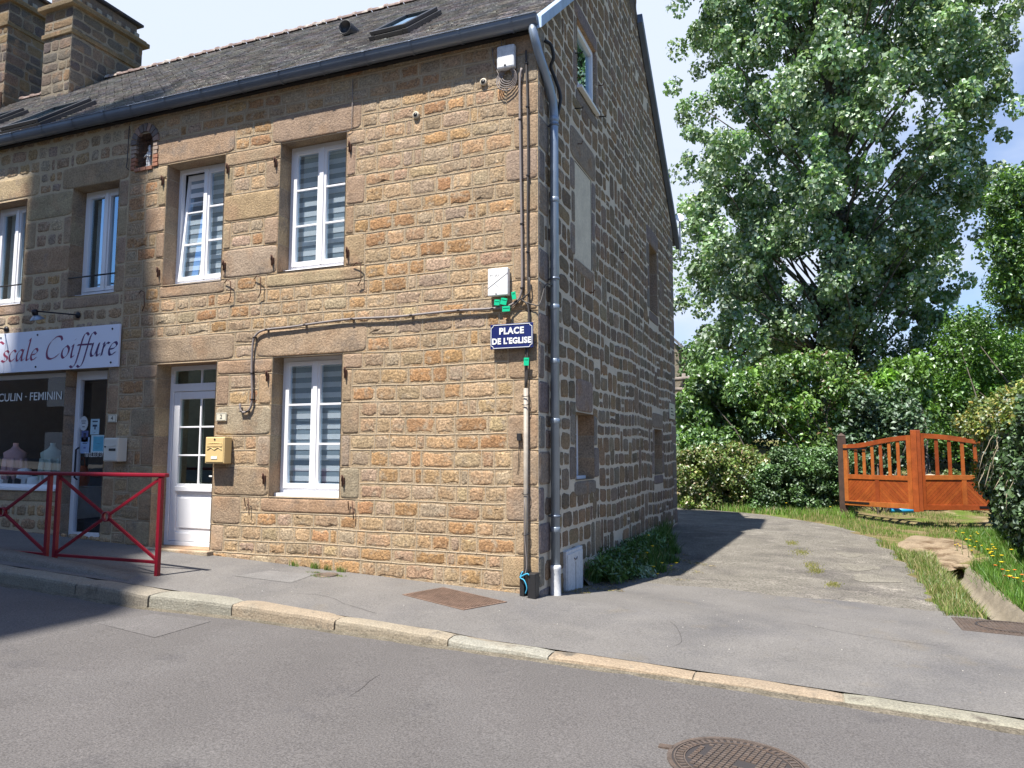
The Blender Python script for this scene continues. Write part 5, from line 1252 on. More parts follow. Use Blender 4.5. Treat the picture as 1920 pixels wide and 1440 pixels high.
cx, cy = 4.22, 1.14; mb = MB(); n = 32
mb.add([(cx+r*1.25*math.cos(2*math.pi*k/n), cy+r*math.sin(2*math.pi*k/n), z1(cx, cy)+.024) for r in (.235, .22) for k in range(n)], [(k, (k+1) % n, n+(k+1) % n, n+k) for k in range(n)]); mb.build('lid_ring', M['castd'], dc)
p = road_pt(612, 1079); mb = MB(); mb.lathe((p.x, p.y, z1(p.x, p.y)-.01), [(.125, 0), (.125, .022), (.105, .024), (.10, .019), (0.01, .021)], 20)
tag(mb.build('valve_cover', M['cast']), 'small round iron valve cover in the pavement below the striped window', 'valve cover')

# ------------------------------------------------------------------ gate
def wc(): 
    c = random.choice([(.31, .072, .016), (.28, .060, .014), (.35, .092, .020), (.24, .050, .013), (.38, .115, .026)]); return c
def gate(p0, p1, hinge_left, lab, zb, z0t, z1t, slats, flip):
    """one leaf between two ground points; top rail rises from z0t to z1t"""
    a = empty('wooden_gate', (p0[0], p0[1], zb), lab, 'gate', None); P0 = Vector((*p0, 0)); P1 = Vector((*p1, 0)); d = (P1-P0); Ln = d.length; d.normalize(); nrm = Vector((-d.y, d.x, 0))
    t3 = .028
    def at(s, z, o=0): q = P0+d*s+nrm*o; return Vector((q.x, q.y, z))
    def board(name, pts, th, c, off=0, par=None):
        mb = MB(); n = len(pts); mb.add([at(s, z, off-th) for s, z in pts]+[at(s, z, off+th) for s, z in pts], [tuple(range(n)), tuple(range(n, 2*n))[::-1]]+[(k, n+k, n+(k+1) % n, (k+1) % n) for k in range(n)], c)
        return mb.build(name, M['wood'], par or a, .004)
    top = lambda s: z0t+(z1t-z0t)*(1-math.cos(math.pi*min(1, max(0, s/Ln))))/2
    zm = zb+(min(z0t, z1t)-zb)*.47
    board('stile', [(0, zb-.0), (.10, zb), (.10, top(0)+.0), (0, top(0))], t3+.004, wc()); board('stile', [(Ln-.10, zb), (Ln, zb), (Ln, top(Ln)), (Ln-.10, top(Ln))], t3+.004, wc())
    n = 10; ss_ = [.10+(Ln-.20)*k/n for k in range(n+1)]
    board('top_rail', [(s, top(s)-.105) for s in ss_]+[(s, top(s)-.002) for s in ss_[::-1]], t3, wc())
    board('middle_rail', [(.10, zm-.05), (Ln-.10, zm-.05), (Ln-.10, zm+.05), (.10, zm+.05)], t3, wc())
    board('bottom_rail', [(.10, zb), (Ln-.10, zb), (Ln-.10, zb+.11), (.10, zb+.11)], t3, wc())
    board('muntin', [(Ln/2-.05, zb+.11), (Ln/2+.05, zb+.11), (Ln/2+.05, zm-.05), (Ln/2-.05, zm-.05)], t3-.004, wc())
    for k in range(slats):
        s = .10+(Ln-.20)*(k+1)/(slats+1); board('slat', [(s-.036, zm+.05), (s+.036, zm+.05), (s+.036, top(s)-.10), (s-.036, top(s)-.10)], .012, wc())
    # diagonal tongue and groove panels
    for (sa_, sb_, sg_) in ((.10, Ln/2-.05, 1), (Ln/2+.05, Ln-.10, -1)):
        mb = MB(); z0_, z1_ = zb+.11, zm-.05; wv = .085; H_ = z1_-z0_; Wd = sb_-sa_; k = -int(H_/wv)-1
        while k*wv < Wd+H_:
            # strip between lines  x - sg*(z) = c
            def xcut(c):
                return c
            poly = []
            c0, c1 = k*wv+.002, (k+1)*wv-.004
            # clip strip polygon to the rectangle by sampling
            def clip(poly, f):
                r = []
                for i in range(len(poly)):
                    A, B = poly[i], poly[(i+1) % len(poly)]; fa, fb = f(A), f(B)
                    if fa >= 0: r.append(A)
                    if fa*fb < 0: t = fa/(fa-fb); r.append((A[0]+(B[0]-A[0])*t, A[1]+(B[1]-A[1])*t))
                return r
            if sg_ > 0: base = [(c0, 0), (c1, 0), (c1+H_, H_), (c0+H_, H_)]
            else: base = [(c0, 0), (c1, 0), (c1-H_, H_), (c0-H_, H_)]
            if sg_ > 0: off_ = -H_ if False else 0
            pl = clip(clip(base, lambda p: p[0]), lambda p: Wd-p[0])
            if len(pl) > 2:
                n_ = len(pl); q = [(sa_+x, z0_+z) for x, z in pl]
                mb.add([at(s, z, -.010) for s, z in q]+[at(s, z, .006) for s, z in q], [tuple(range(n_)), tuple(range(n_, 2*n_))[::-1]]+[(i, n_+i, n_+(i+1) % n_, (i+1) % n_) for i in range(n_)], random.choice([(.30, .068, .015), (.28, .060, .014), (.32, .078, .017)]))
            k += 1
        mb.quad(at(sa_, z0_, .0), at(sb_, z0_, .0), at(sb_, z1_, .0), at(sa_, z1_, .0), (.10, .03, .015)); mb.build('diagonal_panel', M['wood'], a)
    # strap hinges
    e0, e1 = (0, .62) if hinge_left else (Ln-.62, Ln)
    for z in ((top(.05 if hinge_left else Ln-.05)-.10), zb+.07):
        mb = MB(); mb.bar(at(e0, z, -t3-.010), at(e1, z, -t3-.010), .006, .035, up=(0, 0, 1)); mb.build('strap_hinge', M['iron'], a)
    return a, at, nrm, d
gl0, gl1 = (3.24, 11.85), (4.52, 10.83)
gr0, gr1 = (4.66, 10.86), (6.35, 11.45)
gate(gl0, gl1, True, 'left leaf of the varnished orange wooden gate, hung on the dark post', .26, 1.64, 1.82, 6, 0)
a, at, nrm, d = gate(gr0, gr1, False, 'right leaf of the varnished orange wooden gate, ending behind the ivy', .25, 1.86, 1.70, 5, 0)
mb = MB(); mb.bar((4.56, 10.80, .21), (4.56, 10.80, 1.93), .11, .05, (.31, .07, .016), up=(0, 1, 0)); mb.bar((4.655, 10.83, .22), (4.655, 10.83, 1.93), .08, .05, (.25, .055, .014), up=(0, 1, 0)); mb.build('meeting_stile', M['wood'], a, .005)
mb = MB(); mb.bar((4.75, 10.95, .9), (4.75, 10.99, 1.15), .03, .02); mb.build('lock', M['iron'], a)
for (x, y, lab) in ((3.20, 11.95, 'dark wooden gate post at the left end of the orange gate'), (6.46, 11.55, 'dark wooden gate post hidden in the ivy on the right')):
    mb = MB(); z0_ = z1(x, y)-.1; mb.box((x-.09, y-.09, z0_), (x+.09, y+.09, 1.84)); mb.add([(x+a_*.095, y+b_*.095, 1.842) for a_, b_ in ((-1, -1), (1, -1), (1, 1), (-1, 1))]+[(x, y, 1.92)], [(0, 1, 4), (1, 2, 4), (2, 3, 4), (3, 0, 4)]); tag(mb.build('gate_post', M['darkwood'], None, .008), lab, 'gate post')
mb = MB(); p = Vector((4.15, 11.95, .16)); mb.tube([p, p+Vector((.32, .05, 0)), p+Vector((.5, .12, .0))], .055, 12); tag(mb.build('blue_pipe', mat('blue_plastic', (.03, .32, .62), rough=.4)), 'short length of bright blue plastic pipe lying behind the gate', 'pipe')
# low stone wall behind the gate
mb = MB()
wm = lambda u, d_, z: (u, 13.9-d_, z)
mb.box((4.3, 13.92, 0), (9.5, 14.3, .90), (.17, .14, .09), m=0)
masonry(mb, wm, 4.3, 9.5, [(.05+.18*k, .05+.18*(k+1)) for k in range(5)], [], [], [(.34, .29, .22), (.28, .24, .17), (.40, .35, .27)], BP, gap=.02, p=3.2, jit=.02, h=.03, hj=.02)
tag(mb.build('garden_wall', [M['gstone'], M['gmortar']]), 'low dry stone garden wall seen between the slats of the gate', 'wall')
# rail fence and stone cottage glimpsed beyond the gable
fx = empty('rail_fence', (1.6, 17.5, 2), 'weathered grey log rail fence beyond the far end of the gable', 'fence')
for (u0, v0, u1, v1, d_) in ((1255, 712, 1322, 706, 21), (1255, 731, 1326, 727, 21), (1255, 750, 1318, 744, 21)):
    mb = MB(); mb.tube([W(u0, v0, d_), W((u0+u1)/2, (v0+v1)/2+.6, d_), W(u1, v1, d_)], .06, 8); mb.build('rail', M['log'], fx)
for u in (1282, 1312): mb = MB(); mb.tube([W(u, 780, 21.1), W(u, 700, 21.1)], .055, 8); mb.build('post', M['log'], fx)
ct = empty('far_cottage', (0, 26, 3), 'far stone cottage with a slate roof glimpsed past the gable', 'house')
pA, pB = W(1215, 760, 30), W(1330, 760, 30); 
mb = MB(); P = [W(1200, 648, 30), W(1262, 640, 30), W(1322, 700, 30), W(1322, 800, 30), W(1200, 800, 30)]; off = Vector((0, 5, 0)); mb.add([tuple(p) for p in P]+[tuple(p+off) for p in P], [(0, 1, 2, 3, 4), (9, 8, 7, 6, 5), (2, 7, 8, 3), (0, 5, 6, 1), (1, 6, 7, 2)], (.33, .29, .24)); mb.build('wall', M['gstone'], ct)
mb = MB(); a_, b_ = W(1262, 637, 29.9), W(1326, 700, 29.9); mb.add([tuple(a_), tuple(b_), tuple(b_+off), tuple(a_+off), tuple(a_+Vector((0, 0, .12))), tuple(b_+Vector((0, 0, .12))), tuple(b_+off+Vector((0, 0, .12))), tuple(a_+off+Vector((0, 0, .12)))], [(0, 3, 2, 1), (4, 5, 6, 7), (0, 1, 5, 4), (1, 2, 6, 5)], (.15, .15, .16)); mb.build('roof', M['slate'], ct)
# the church across the square, behind the photographer: it throws the shade on the left
ch = empty('church', (-12, -18, 0), 'stone village church with a stepped tower across the square', 'church')
def prism(mb, pl, y0, y1): n = len(pl); mb.add([(x, y0, z) for x, z in pl]+[(x, y1, z) for x, z in pl], [tuple(range(n)), tuple(range(n, 2*n))[::-1]]+[(k, n+k, n+(k+1) % n, (k+1) % n) for k in range(n)])
mb = MB(); prism(mb, [(-22, -.5), (-8.28, -.5), (-8.28, 28.4), (-22, 28.4)], -21, -16); mb.build('tower', M['church'], ch)
mb = MB(); prism(mb, [(-22.8, 28.42), (-7.6, 28.42), (-7.2, 29.0), (-7.9, 31.0), (-8.9, 32.2), (-9.9, 33.2), (-10.3, 36), (-10.5, 41), (-11.5, 43), (-12.5, 41), (-12.6, 36.2), (-22.8, 36.2)], -20.9, -16.1); mb.build('belfry', M['slate'], ch)
# houses across the square, seen only as reflections in the glass
oh = empty('opposite_house', (-36, -17, 0), 'long dark stone house across the square behind the photographer', 'house')
mb = MB(); mb.box((-62, -22, -1), (-24, -15, 5.6), (.22, .18, .15)); mb.build('wall', M['gstone'], oh)
mb = MB(); mb.add([(x, y, z) for x in (-62.5, -23.5) for y, z in ((-22.5, 5.6), (-14.6, 5.6), (-18.5, 9))], [(0, 1, 2), (5, 4, 3), (0, 3, 4, 1), (1, 4, 5, 2), (2, 5, 3, 0)], (.12, .12, .13)); mb.build('roof', M['slate'], oh)
for k in range(6):
    for z0_ in (.8, 3.4):
        mb = MB(); x = -58+6*k; mb.box((x, -15.0, z0_), (x+1.1, -14.94, z0_+1.5)); mb.build('window', M['pvc'], oh)

# sandy dirt gathered along the foot of the kerb, and paler asphalt repairs
mb = MB(); vs = []; n = 240
for k in range(n+1):
    x = -12+20*k/n; yf = float(KY(x)); w_ = .035+.03*abs(math.sin(x*2.3)+.5*math.sin(x*7.1))+random.uniform(0, .02)
    vs += [(x, yf+.01, float(road_z(x, yf))+.012), (x, yf-w_*.5, float(road_z(x, yf))+.006), (x, yf-w_, float(road_z(x, yf-w_))-.001)]
mb.add(vs, [(k*3+j, k*3+j+1, (k+1)*3+j+1, (k+1)*3+j) for k in range(n) for j in range(2)], None, 0, True); mb.build('gutter_dirt', M['grit'])['kind'] = 'structure'
def patch(pts, m, h=.003):
    P = [road_pt(u, v_) for u, v_ in pts]; c = sum(P, Vector())/len(P); mb = MB(); fn = (lambda x, y: float(road_z(x, y))) if c.y < -1.8 else (lambda x, y: z1(x, y)+.004)
    nn = 6; vs = []
    for j in range(nn+1):
        for i in range(nn+1):
            s, t = i/nn, j/nn; q = (P[0]*(1-s)+P[1]*s)*(1-t)+(P[3]*(1-s)+P[2]*s)*t; vs.append((q.x, q.y, fn(q.x, q.y)+h))
    mb.add(vs, [(j*(nn+1)+i, j*(nn+1)+i+1, (j+1)*(nn+1)+i+1, (j+1)*(nn+1)+i) for j in range(nn) for i in range(nn)], None, 0, True); mb.build('asphalt_patch', m)['kind'] = 'structure'
patch([(440, 1081), (505, 1071), (590, 1078), (545, 1094)], M['pavep']); patch([(180, 1168), (290, 1152), (395, 1166), (290, 1196)], M['roadp'])
# satellite dish beyond the back corner
a = empty('satellite_dish', (.05, 8.6, 5.4), 'small white dish on a pole at the back corner of the gable', 'antenna')
p = G(1274, 410, .25); mb = MB(); mb.lathe((p.x, p.y, p.z), [(.0, .0), (.06, .007), (.10, .03), (.102, .034), (.06, .02), (.0, .012)], 20, axis=(.5, -.8, .35)); mb.build('dish', M['white'], a)
mb = MB(); mb.tube([(p.x, p.y+.03, p.z), (p.x, p.y+.05, p.z-.75), (.02, p.y+.05, p.z-.8)], .018, 8); mb.build('pole', M['offwhite'], a)

for i, (x, z, c, lab) in enumerate(((-8.45, .0, (.82, .80, .76), 'leftmost white sandal stand in the shop display'), (-7.98, .0, (.85, .85, .85), 'white pleated paper shade in the shop display'), (-7.34, .0, (.84, .78, .66), 'cream box leaning in the shop display'))):
    def f(mb, x=x, c=c, i=i):
        if i == 1: mb.lathe((x, .33, DF), [(.04, 0), (.035, .10), (.10, .12), (.085, .24), (.02, .26)], 14, c)
        else: mb.add([(x-.07, .28, DF), (x+.07, .28, DF), (x+.07, .36, DF), (x-.07, .36, DF), (x-.05, .32, DF+.2), (x+.09, .32, DF+.2), (x+.09, .38, DF+.18), (x-.05, .38, DF+.18)], [(0, 3, 2, 1), (4, 5, 6, 7), (0, 1, 5, 4), (1, 2, 6, 5), (2, 3, 7, 6), (3, 0, 4, 7)], c)
    disp('display_piece', lab, 'display', f)

# hairline cracks in the asphalt
def crack(x, y, ang, ln, name='asphalt_crack'):
    mb = MB(); n = int(ln/.05); vs = []
    for k in range(n+1):
        w_ = .0012+.0015*random.random(); 
        fn = (lambda a, b: float(road_z(a, b))) if y < -1.85 else (lambda a, b: z1(a, b)+.004)
        nx, ny = -math.sin(ang), math.cos(ang); e = min(1, k/3, (n-k)/3)
        vs += [(x+nx*w_*e, y+ny*w_*e, fn(x, y)+.0016), (x-nx*w_*e, y-ny*w_*e, fn(x, y)+.0016)]
        ang += random.uniform(-.38, .38)*.6; x += .05*math.cos(ang); y += .05*math.sin(ang)
    mb.add(vs, [(2*k, 2*k+1, 2*k+3, 2*k+2) for k in range(n)], None); mb.build(name, M['castd'])['kind'] = 'structure'
crack(-2.1, -1.15, .25, 1.3); crack(1.5, -1.1, 1.1, .9); crack(2.3, .3, -.3, 1.4)
crack(-.2, -2.6, -1.2, .6)

oh = empty('opposite_house', (12, -18, 0), 'rendered house across the road behind the photographer', 'house')  # unseen house, added to block low sky fill and darken reflections
mb = MB(); mb.box((-4, -22, -1), (40, -15.5, 6.2), (.20, .17, .14)); mb.build('wall', M['gstone'], oh)
mb = MB(); mb.add([(x, y, z) for x in (-4.4, 40.4) for y, z in ((-22.5, 6.2), (-15.1, 6.2), (-18.8, 9.6))], [(0, 1, 2), (5, 4, 3), (0, 3, 4, 1), (1, 4, 5, 2), (2, 5, 3, 0)], (.12, .12, .13)); mb.build('roof', M['slate'], oh)
for k in range(7):
    for z0_ in (.8, 3.6):
        mb = MB(); x = -2+6*k; mb.box((x, -15.5, z0_), (x+1.1, -15.44, z0_+1.5)); mb.build('window', M['pvc'], oh)
# ------------------------------------------------------------------ vegetation
def leaf_mesh(name, P, D, U, S, C, m, parent=None, asp=.62, fold=.18, kind=None):
    """kite shaped folded leaves. P centre, D along, U normal-ish, S length, C colour"""
    n = len(P); D = D/np.linalg.norm(D, axis=1, keepdims=True); A = np.cross(D, U); A /= np.maximum(np.linalg.norm(A, axis=1, keepdims=True), 1e-6); Nn = np.cross(A, D)
    S = S[:, None]
    v = np.empty((n, 4, 3)); v[:, 0] = P-D*S*.5; v[:, 1] = P+A*S*asp*.5+Nn*S*fold*.5-D*S*.06; v[:, 2] = P+D*S*.5-Nn*S*.05; v[:, 3] = P-A*S*asp*.5+Nn*S*fold*.5-D*S*.06
    me = bpy.data.meshes.new(name); me.vertices.add(n*4); me.vertices.foreach_set('co', v.astype('f').ravel())
    idx = np.arange(n)[:, None]*4 + np.array([[0, 1, 2, 0, 2, 3]]); me.loops.add(n*6); me.loops.foreach_set('vertex_index', idx.astype('i').ravel())
    me.polygons.add(n*2); me.polygons.foreach_set('loop_start', (np.arange(n*2)*3).astype('i')); 
    try: me.polygons.foreach_set('loop_total', np.full(n*2, 3, 'i'))
    except Exception: pass
    me.update(calc_edges=True); me.materials.append(m)
    a = me.color_attributes.new('Col', 'FLOAT_COLOR', 'POINT'); cc = np.ones((n, 4, 4), 'f'); cc[:, :, :3] = C[:, None, :]; a.data.foreach_set('color', cc.ravel())
    o = link(name, me, parent)
    if kind: o['kind'] = kind
    return o
def unit(n): v = RS.normal(size=(n, 3)); return v/np.linalg.norm(v, axis=1, keepdims=True)
def leaves_at(centres, radii, per, size, pal, light=.35, droop=.3, flat=1., hi=None, hip=.0, out=.55, upb=.7):
    """leaves in the shells of many small clumps"""
    centres = np.asarray(centres, float); radii = np.asarray(radii, float); k = len(centres); idx = np.repeat(np.arange(k), per); n = len(idx)
    d = unit(n); r = RS.uniform(.35, 1.05, n)**.6
    P = centres[idx]+d*(radii[idx]*r)[:, None]*np.array([1, 1, flat])
    Nn = d*out+unit(n)*.6; Nn[:, 2] += upb
    D = unit(n); D[:, 2] -= droop; D = D+d*.4
    pal = np.array(pal); c = pal[RS.randint(0, len(pal), n)]*(1+RS.normal(0, .16, n))[:, None]
    cl = np.clip(1+RS.normal(0, .25, k), .5, 1.7); c = c*cl[idx][:, None]
    if hi is not None: s = RS.uniform(size=n) < hip; c[s] = np.array(hi)*(1+RS.normal(0, .1, s.sum()))[:, None]
    S = size*RS.uniform(.65, 1.25, n)
    return P, D, Nn, S, np.clip(c, .005, 1)
def twigs(mb, a, b, r, m=0, bend=.15):
    a = Vector(a); b = Vector(b); L_ = (b-a).length; mid = (a+b)/2+Vector((random.uniform(-1, 1), random.uniform(-1, 1), random.uniform(0, 1)))*L_*bend
    mb.tube([a, (a+mid)/2+Vector((0, 0, .02*L_)), mid, (mid+b)/2, b], [r, r*.85, r*.65, r*.45, r*.2], 6, m=m)

# --- the big poplar
DP = 26.
def crown_edges(v):     # left and right limits of the crown at photo height v
    return (np.interp(v, [-420, -300, -150, 0, 130, 260, 400, 520, 600, 680], [1480, 1380, 1320, 1290, 1238, 1250, 1256, 1262, 1285, 1330]),
            np.interp(v, [-420, -300, -150, 0, 150, 280, 380, 470, 560, 620, 680], [1660, 1790, 1880, 1915, 1930, 1905, 1865, 1830, 1800, 1750, 1680]))
pt_ = empty('poplar_tree', tuple(W(1560, 850, DP)), 'very tall silvery green poplar behind the gate with an ivy covered trunk', 'tree')
C_ = []; Rr = []
tries = 0; masses = []
while len(masses) < 350 and tries < 40000:
    tries += 1
    v = RS.uniform(-420, 670); l, r = crown_edges(v); c = (l+r)/2; hw = (r-l)/2
    a = RS.uniform(-1, 1); u = c+a*hw*.9; dmax = math.sqrt(max(0, 1-a*a))*hw/54*.75; dd = RS.uniform(-1, 1)*dmax
    gapv = math.sin(u*.021+v*.013+1.3)+math.sin(u*.034-v*.027+.5)+math.sin(v*.041+u*.008)
    if gapv > 1.75: continue
    if 1455 < u < 1530 and 490 < v < 590: continue
    if 1590 < u < 1790 and 430 < v < 650 and RS.uniform() < .12: continue
    p = W(u, v, DP+dd)
    if min([1e9]+[(p-q).length for q in masses]) < .77: continue
    masses.append(p)
for p in masses:
    ax = Vector((RS.uniform(-.35, .35), RS.uniform(-.35, .35), 1)).normalized()
    for k in range(6):
        q = p+ax*float(RS.uniform(-.9, .9))+Vector(tuple(float(t_) for t_ in RS.normal(0, .36, 3))); C_.append(q); Rr.append(float(RS.uniform(.22, .50)))
C_a = np.array([tuple(p) for p in C_]); Rr = np.array(Rr)
PP = [(.155, .265, .095), (.13, .23, .078), (.19, .30, .125), (.11, .195, .065), (.24, .335, .175)]
P, D, Nn, S, C = leaves_at(C_a, Rr, 105, .155, PP, droop=.8, hi=(.50, .57, .47), hip=.20, out=.8, upb=.3)
leaf_mesh('crown', P, D, Nn, S, C, M['poplar'], pt_, asp=.85)
mb = MB(); trunk0 = W(1562, 860, DP); trunkT = W(1548, -250, DP)
def tp(t): return trunk0.lerp(trunkT, t)+Vector((.25*math.sin(t*5), 0, 0))
mb.tube([tp(t) for t in np.linspace(0, 1, 14)], [.46*(1-t)+.04 for t in np.linspace(0, 1, 14)], 10)
mb.build('trunk', M['bark'], pt_)
mb = MB()
for i in range(0, len(C_)):
    if i % 16: continue
    p = C_[i]; tt = max(.12, min(.95, (p.z-trunk0.z)/(trunkT.z-trunk0.z)-.13-.02*(p-tp(.5)).length)); b = tp(tt); twigs(mb, b, p, .05*(1-tt*.6)+.010, bend=.08)
mb.build('limbs', M['bark'], pt_)
iv = np.array([tuple(tp(t)) for t in np.linspace(.0, .42, 60)]); P, D, Nn, S, C = leaves_at(iv, np.interp(np.linspace(0, 1, 60), [0, .6, 1], [1.0, .7, .35]), 150, .12, [(.022, .045, .018), (.03, .06, .022), (.018, .035, .015)], droop=.6)
leaf_mesh('trunk_ivy', P, D, Nn, S, C, M['ivy'], pt_, asp=.9)

def shrub(name, lab, cat, boxes, dep, ddep, n, rad_, per, size, pal, m, group=None, **k):
    """boxes: photo outline polygons given as (v, left, right); clumps fill that outline through the depth"""
    cs = []; mnd = k.pop('mind', .6); skip = k.pop('skip', 0); base = k.pop('base', None); tr = k.pop('trunk', True)
    vs = [b[0] for b in boxes]; t = 0
    while len(cs) < n and t < n*40:
        t += 1; v = RS.uniform(vs[0], vs[-1]); l = np.interp(v, vs, [b[1] for b in boxes]); r = np.interp(v, vs, [b[2] for b in boxes])
        mg = rad_*.55*1404/dep
        if r-l < mg: continue
        u = RS.uniform(l+mg*.8, r-mg*.8); dd = RS.uniform(-1, 1)*ddep
        if skip and math.sin(u*.05+v*.031)+math.sin(u*.023-v*.06) > 2-skip: continue
        p = W(u, v+mg*.3, dep+dd)
        if p.z < z1(p.x, p.y)-.0: continue
        if cs and min((p-q).length for q in cs) < rad_*mnd: continue
        cs.append(p)
    ca = np.array([tuple(p) for p in cs]); rr = rad_*RS.uniform(.6, 1.2, len(cs))
    b = base or (float(ca[:, 0].mean()), float(ca[:, 1].mean()))
    o = empty(name, (b[0], b[1], z1(*b)), lab, cat, group)
    P, D, Nn, S, C = leaves_at(ca, rr, per, size, pal, **k)
    leaf_mesh('foliage', P, D, Nn, S, C, m, o)
    if tr:
        mb = MB(); g = Vector((b[0], b[1], z1(*b)-.1)); zt = float(ca[:, 2].max())
        for i, p in enumerate(cs):
            if i % 5 == 0: q = g+Vector((random.uniform(-.3, .3), random.uniform(-.3, .3), 0)); twigs(mb, q, p, .03, bend=.1)
        mb.build('stems', M['bark'], o)
    return o, cs
DG = [(.07, .14, .034), (.09, .17, .04), (.11, .20, .05), (.055, .11, .028)]
MG = [(.14, .25, .05), (.165, .285, .06), (.11, .21, .045), (.20, .31, .08)]
# dark wood closing the background
o, cs = shrub('background_wood', None, None, [(640, 1268, 1920), (700, 1262, 1960), (860, 1258, 1960), (930, 1255, 1800)], 29, 1.5, 120, 1.1, 260, .19, [(.03, .06, .02), (.04, .085, .028), (.05, .10, .03)], M['leaf'], trunk=False)
for kk in ('label', 'category'):
    if kk in o: del o[kk]
o['kind'] = 'stuff'
for c_ in o.children: c_['kind'] = 'stuff'
shrub('maple_shrub', 'large leaved bush leaning out beside the far end of the gable', 'bush', [(690, 1330, 1400), (740, 1268, 1460), (800, 1262, 1480), (815, 1290, 1400)], 20.5, .9, 50, .42, 230, .15, MG+DG, M['leaf'], base=(1.2, 13.6), hi=(.14, .24, .10), hip=.15, droop=.7, skip=.35)
shrub('young_tree', 'slim light leaved sapling standing against the sky beyond the gable', 'tree', [(640, 1292, 1330), (690, 1280, 1345), (760, 1290, 1350)], 22, .5, 16, .42, 90, .15, [(.10, .18, .05), (.14, .24, .07)], M['leaf'], droop=.8)
shrub('elder_bush', 'tall elder bush with brownish seed heads in the middle of the hedge', 'bush', [(675, 1450, 1600), (720, 1400, 1670), (790, 1420, 1680), (850, 1500, 1600)], 20, .9, 66, .40, 230, .135, MG, M['leaf'], base=(3.0, 13.8), hi=(.20, .13, .07), hip=.05, skip=.25, droop=.6)
shrub('yellow_green_bush', 'bright yellow green feathery bush left of the willow above the gate', 'bush', [(680, 1660, 1730), (720, 1630, 1755), (790, 1640, 1750)], 20.5, .7, 34, .42, 300, .15, [(.14, .27, .035), (.18, .33, .05), (.10, .2, .03)], M['leaf'], base=(5.2, 14.2), droop=.9)
shrub('laurel_bush', 'dark glossy laurel behind the left gate leaf', 'bush', [(735, 1600, 1700), (780, 1570, 1730), (850, 1560, 1730), (900, 1570, 1700)], 19.2, .6, 44, .42, 210, .12, [(.05, .10, .04), (.07, .13, .05), (.09, .15, .07)], M['ivy'], base=(4.2, 13.0), hi=(.20, .26, .17), hip=.08)
shrub('willow_tree', 'bright green dense tree at the right edge above the gate', 'tree', [(592, 1800, 1870), (620, 1750, 1940), (680, 1725, 1980), (760, 1725, 1980), (840, 1730, 1960)], 24, 1.6, 130, .62, 260, .125, [(.12, .25, .042), (.16, .31, .055), (.09, .19, .035)], M['leaf'], base=(8.0, 16.5))
shrub('cedar_tree', 'dark feathery conifer hanging in at the right picture edge', 'tree', [(305, 1900, 1990), (340, 1870, 2010), (400, 1845, 2030), (470, 1835, 2030), (520, 1850, 2020), (590, 1880, 2000)], 19, 1.3, 100, .42, 300, .11, [(.07, .15, .028), (.10, .20, .035), (.05, .11, .022), (.17, .30, .05)], M['leaf'], base=(8.5, 12.5), droop=.5, trunk=False)
cdr = [o for o in bpy.data.objects if o.name == 'cedar_tree'][0]; mb = MB(); mb.tube([(8.5, 12.5, -.1), (8.45, 12.4, 2.5), (8.5, 12.5, 5.5), (8.5, 12.5, 8.0)], [.2, .16, .10, .03], 8); mb.build('trunk', M['bark'], cdr)
# undergrowth at the back of the lane
shrub('bramble_hedge', 'sprawling dry brownish bramble at the left end of the hedge', 'hedge', [(838, 1262, 1400), (860, 1262, 1470), (920, 1262, 1480), (955, 1262, 1470)], 18.7, .6, 150, .22, 170, .085, [(.14, .22, .045), (.18, .25, .06), (.21, .24, .08), (.27, .23, .11), (.12, .20, .04), (.16, .22, .05)], M['leaf'], base=(1.0, 12.3), hi=(.50, .36, .22), hip=.05, trunk=False)
shrub('ivy_hedge', 'low clipped ivy hedge left of the dark gate post', 'hedge', [(846, 1450, 1600), (880, 1410, 1600), (930, 1405, 1590), (958, 1405, 1585)], 18.2, .4, 130, .21, 230, .075, [(.09, .18, .05), (.115, .215, .06), (.07, .14, .04)], M['ivy'], base=(2.6, 12.3), hi=(.20, .28, .15), hip=.14, trunk=False)
shrub('climbing_bush', 'mid green bush between the bramble and the tall elder', 'bush', [(815, 1262, 1345), (850, 1262, 1370), (890, 1270, 1380)], 19.3, .4, 26, .42, 230, .12, DG+MG, M['leaf'], base=(1.8, 12.9), skip=.5, hi=(.12, .22, .08), hip=.12, droop=.7)

# --- the ivy covered shed at the right edge
sh_ = empty('ivy_shed', (6.4, 7.2, -.1), 'small slate roofed stone shed smothered in ivy at the right picture edge', 'shed')
mb = MB(); A = [(5.42, 4.4), (7.8, 4.4), (7.8, 9.6), (6.0, 9.6)]
mb.add([(x, y, -.4) for x, y in A]+[(x, y, 1.9) for x, y in A], [(0, 1, 5, 4), (1, 2, 6, 5), (2, 3, 7, 6), (3, 0, 4, 7), (4, 5, 6, 7)], (.36, .30, .22)); mb.build('wall', M['gstone'], sh_)
mb = MB()
for k in range(14):
    t0, t1 = k/14, (k+1)/14; n_ = 26
    for j in range(n_):
        ya, yb = 4.2+(9.8-4.2)*j/n_, 4.2+(9.8-4.2)*(j+1)/n_-.01; xa = 5.36
        x0_, x1_ = xa+1.3*t0, xa+1.3*t1+.03; z0_, z1_ = 1.86+1.05*t0, 1.86+1.05*t1
        q = random.uniform(.8, 1.2); mb.add([(x0_, ya, z0_+.022), (x0_, yb, z0_+.022), (x1_, yb, z1_+.002), (x1_, ya, z1_+.002), (x0_, ya, z0_-.01), (x0_, yb, z0_-.01)], [(0, 1, 2, 3), (4, 5, 1, 0)], (.10*q, .11*q, .13*q))
mb.build('roof', M['slate'], sh_)
cs = []
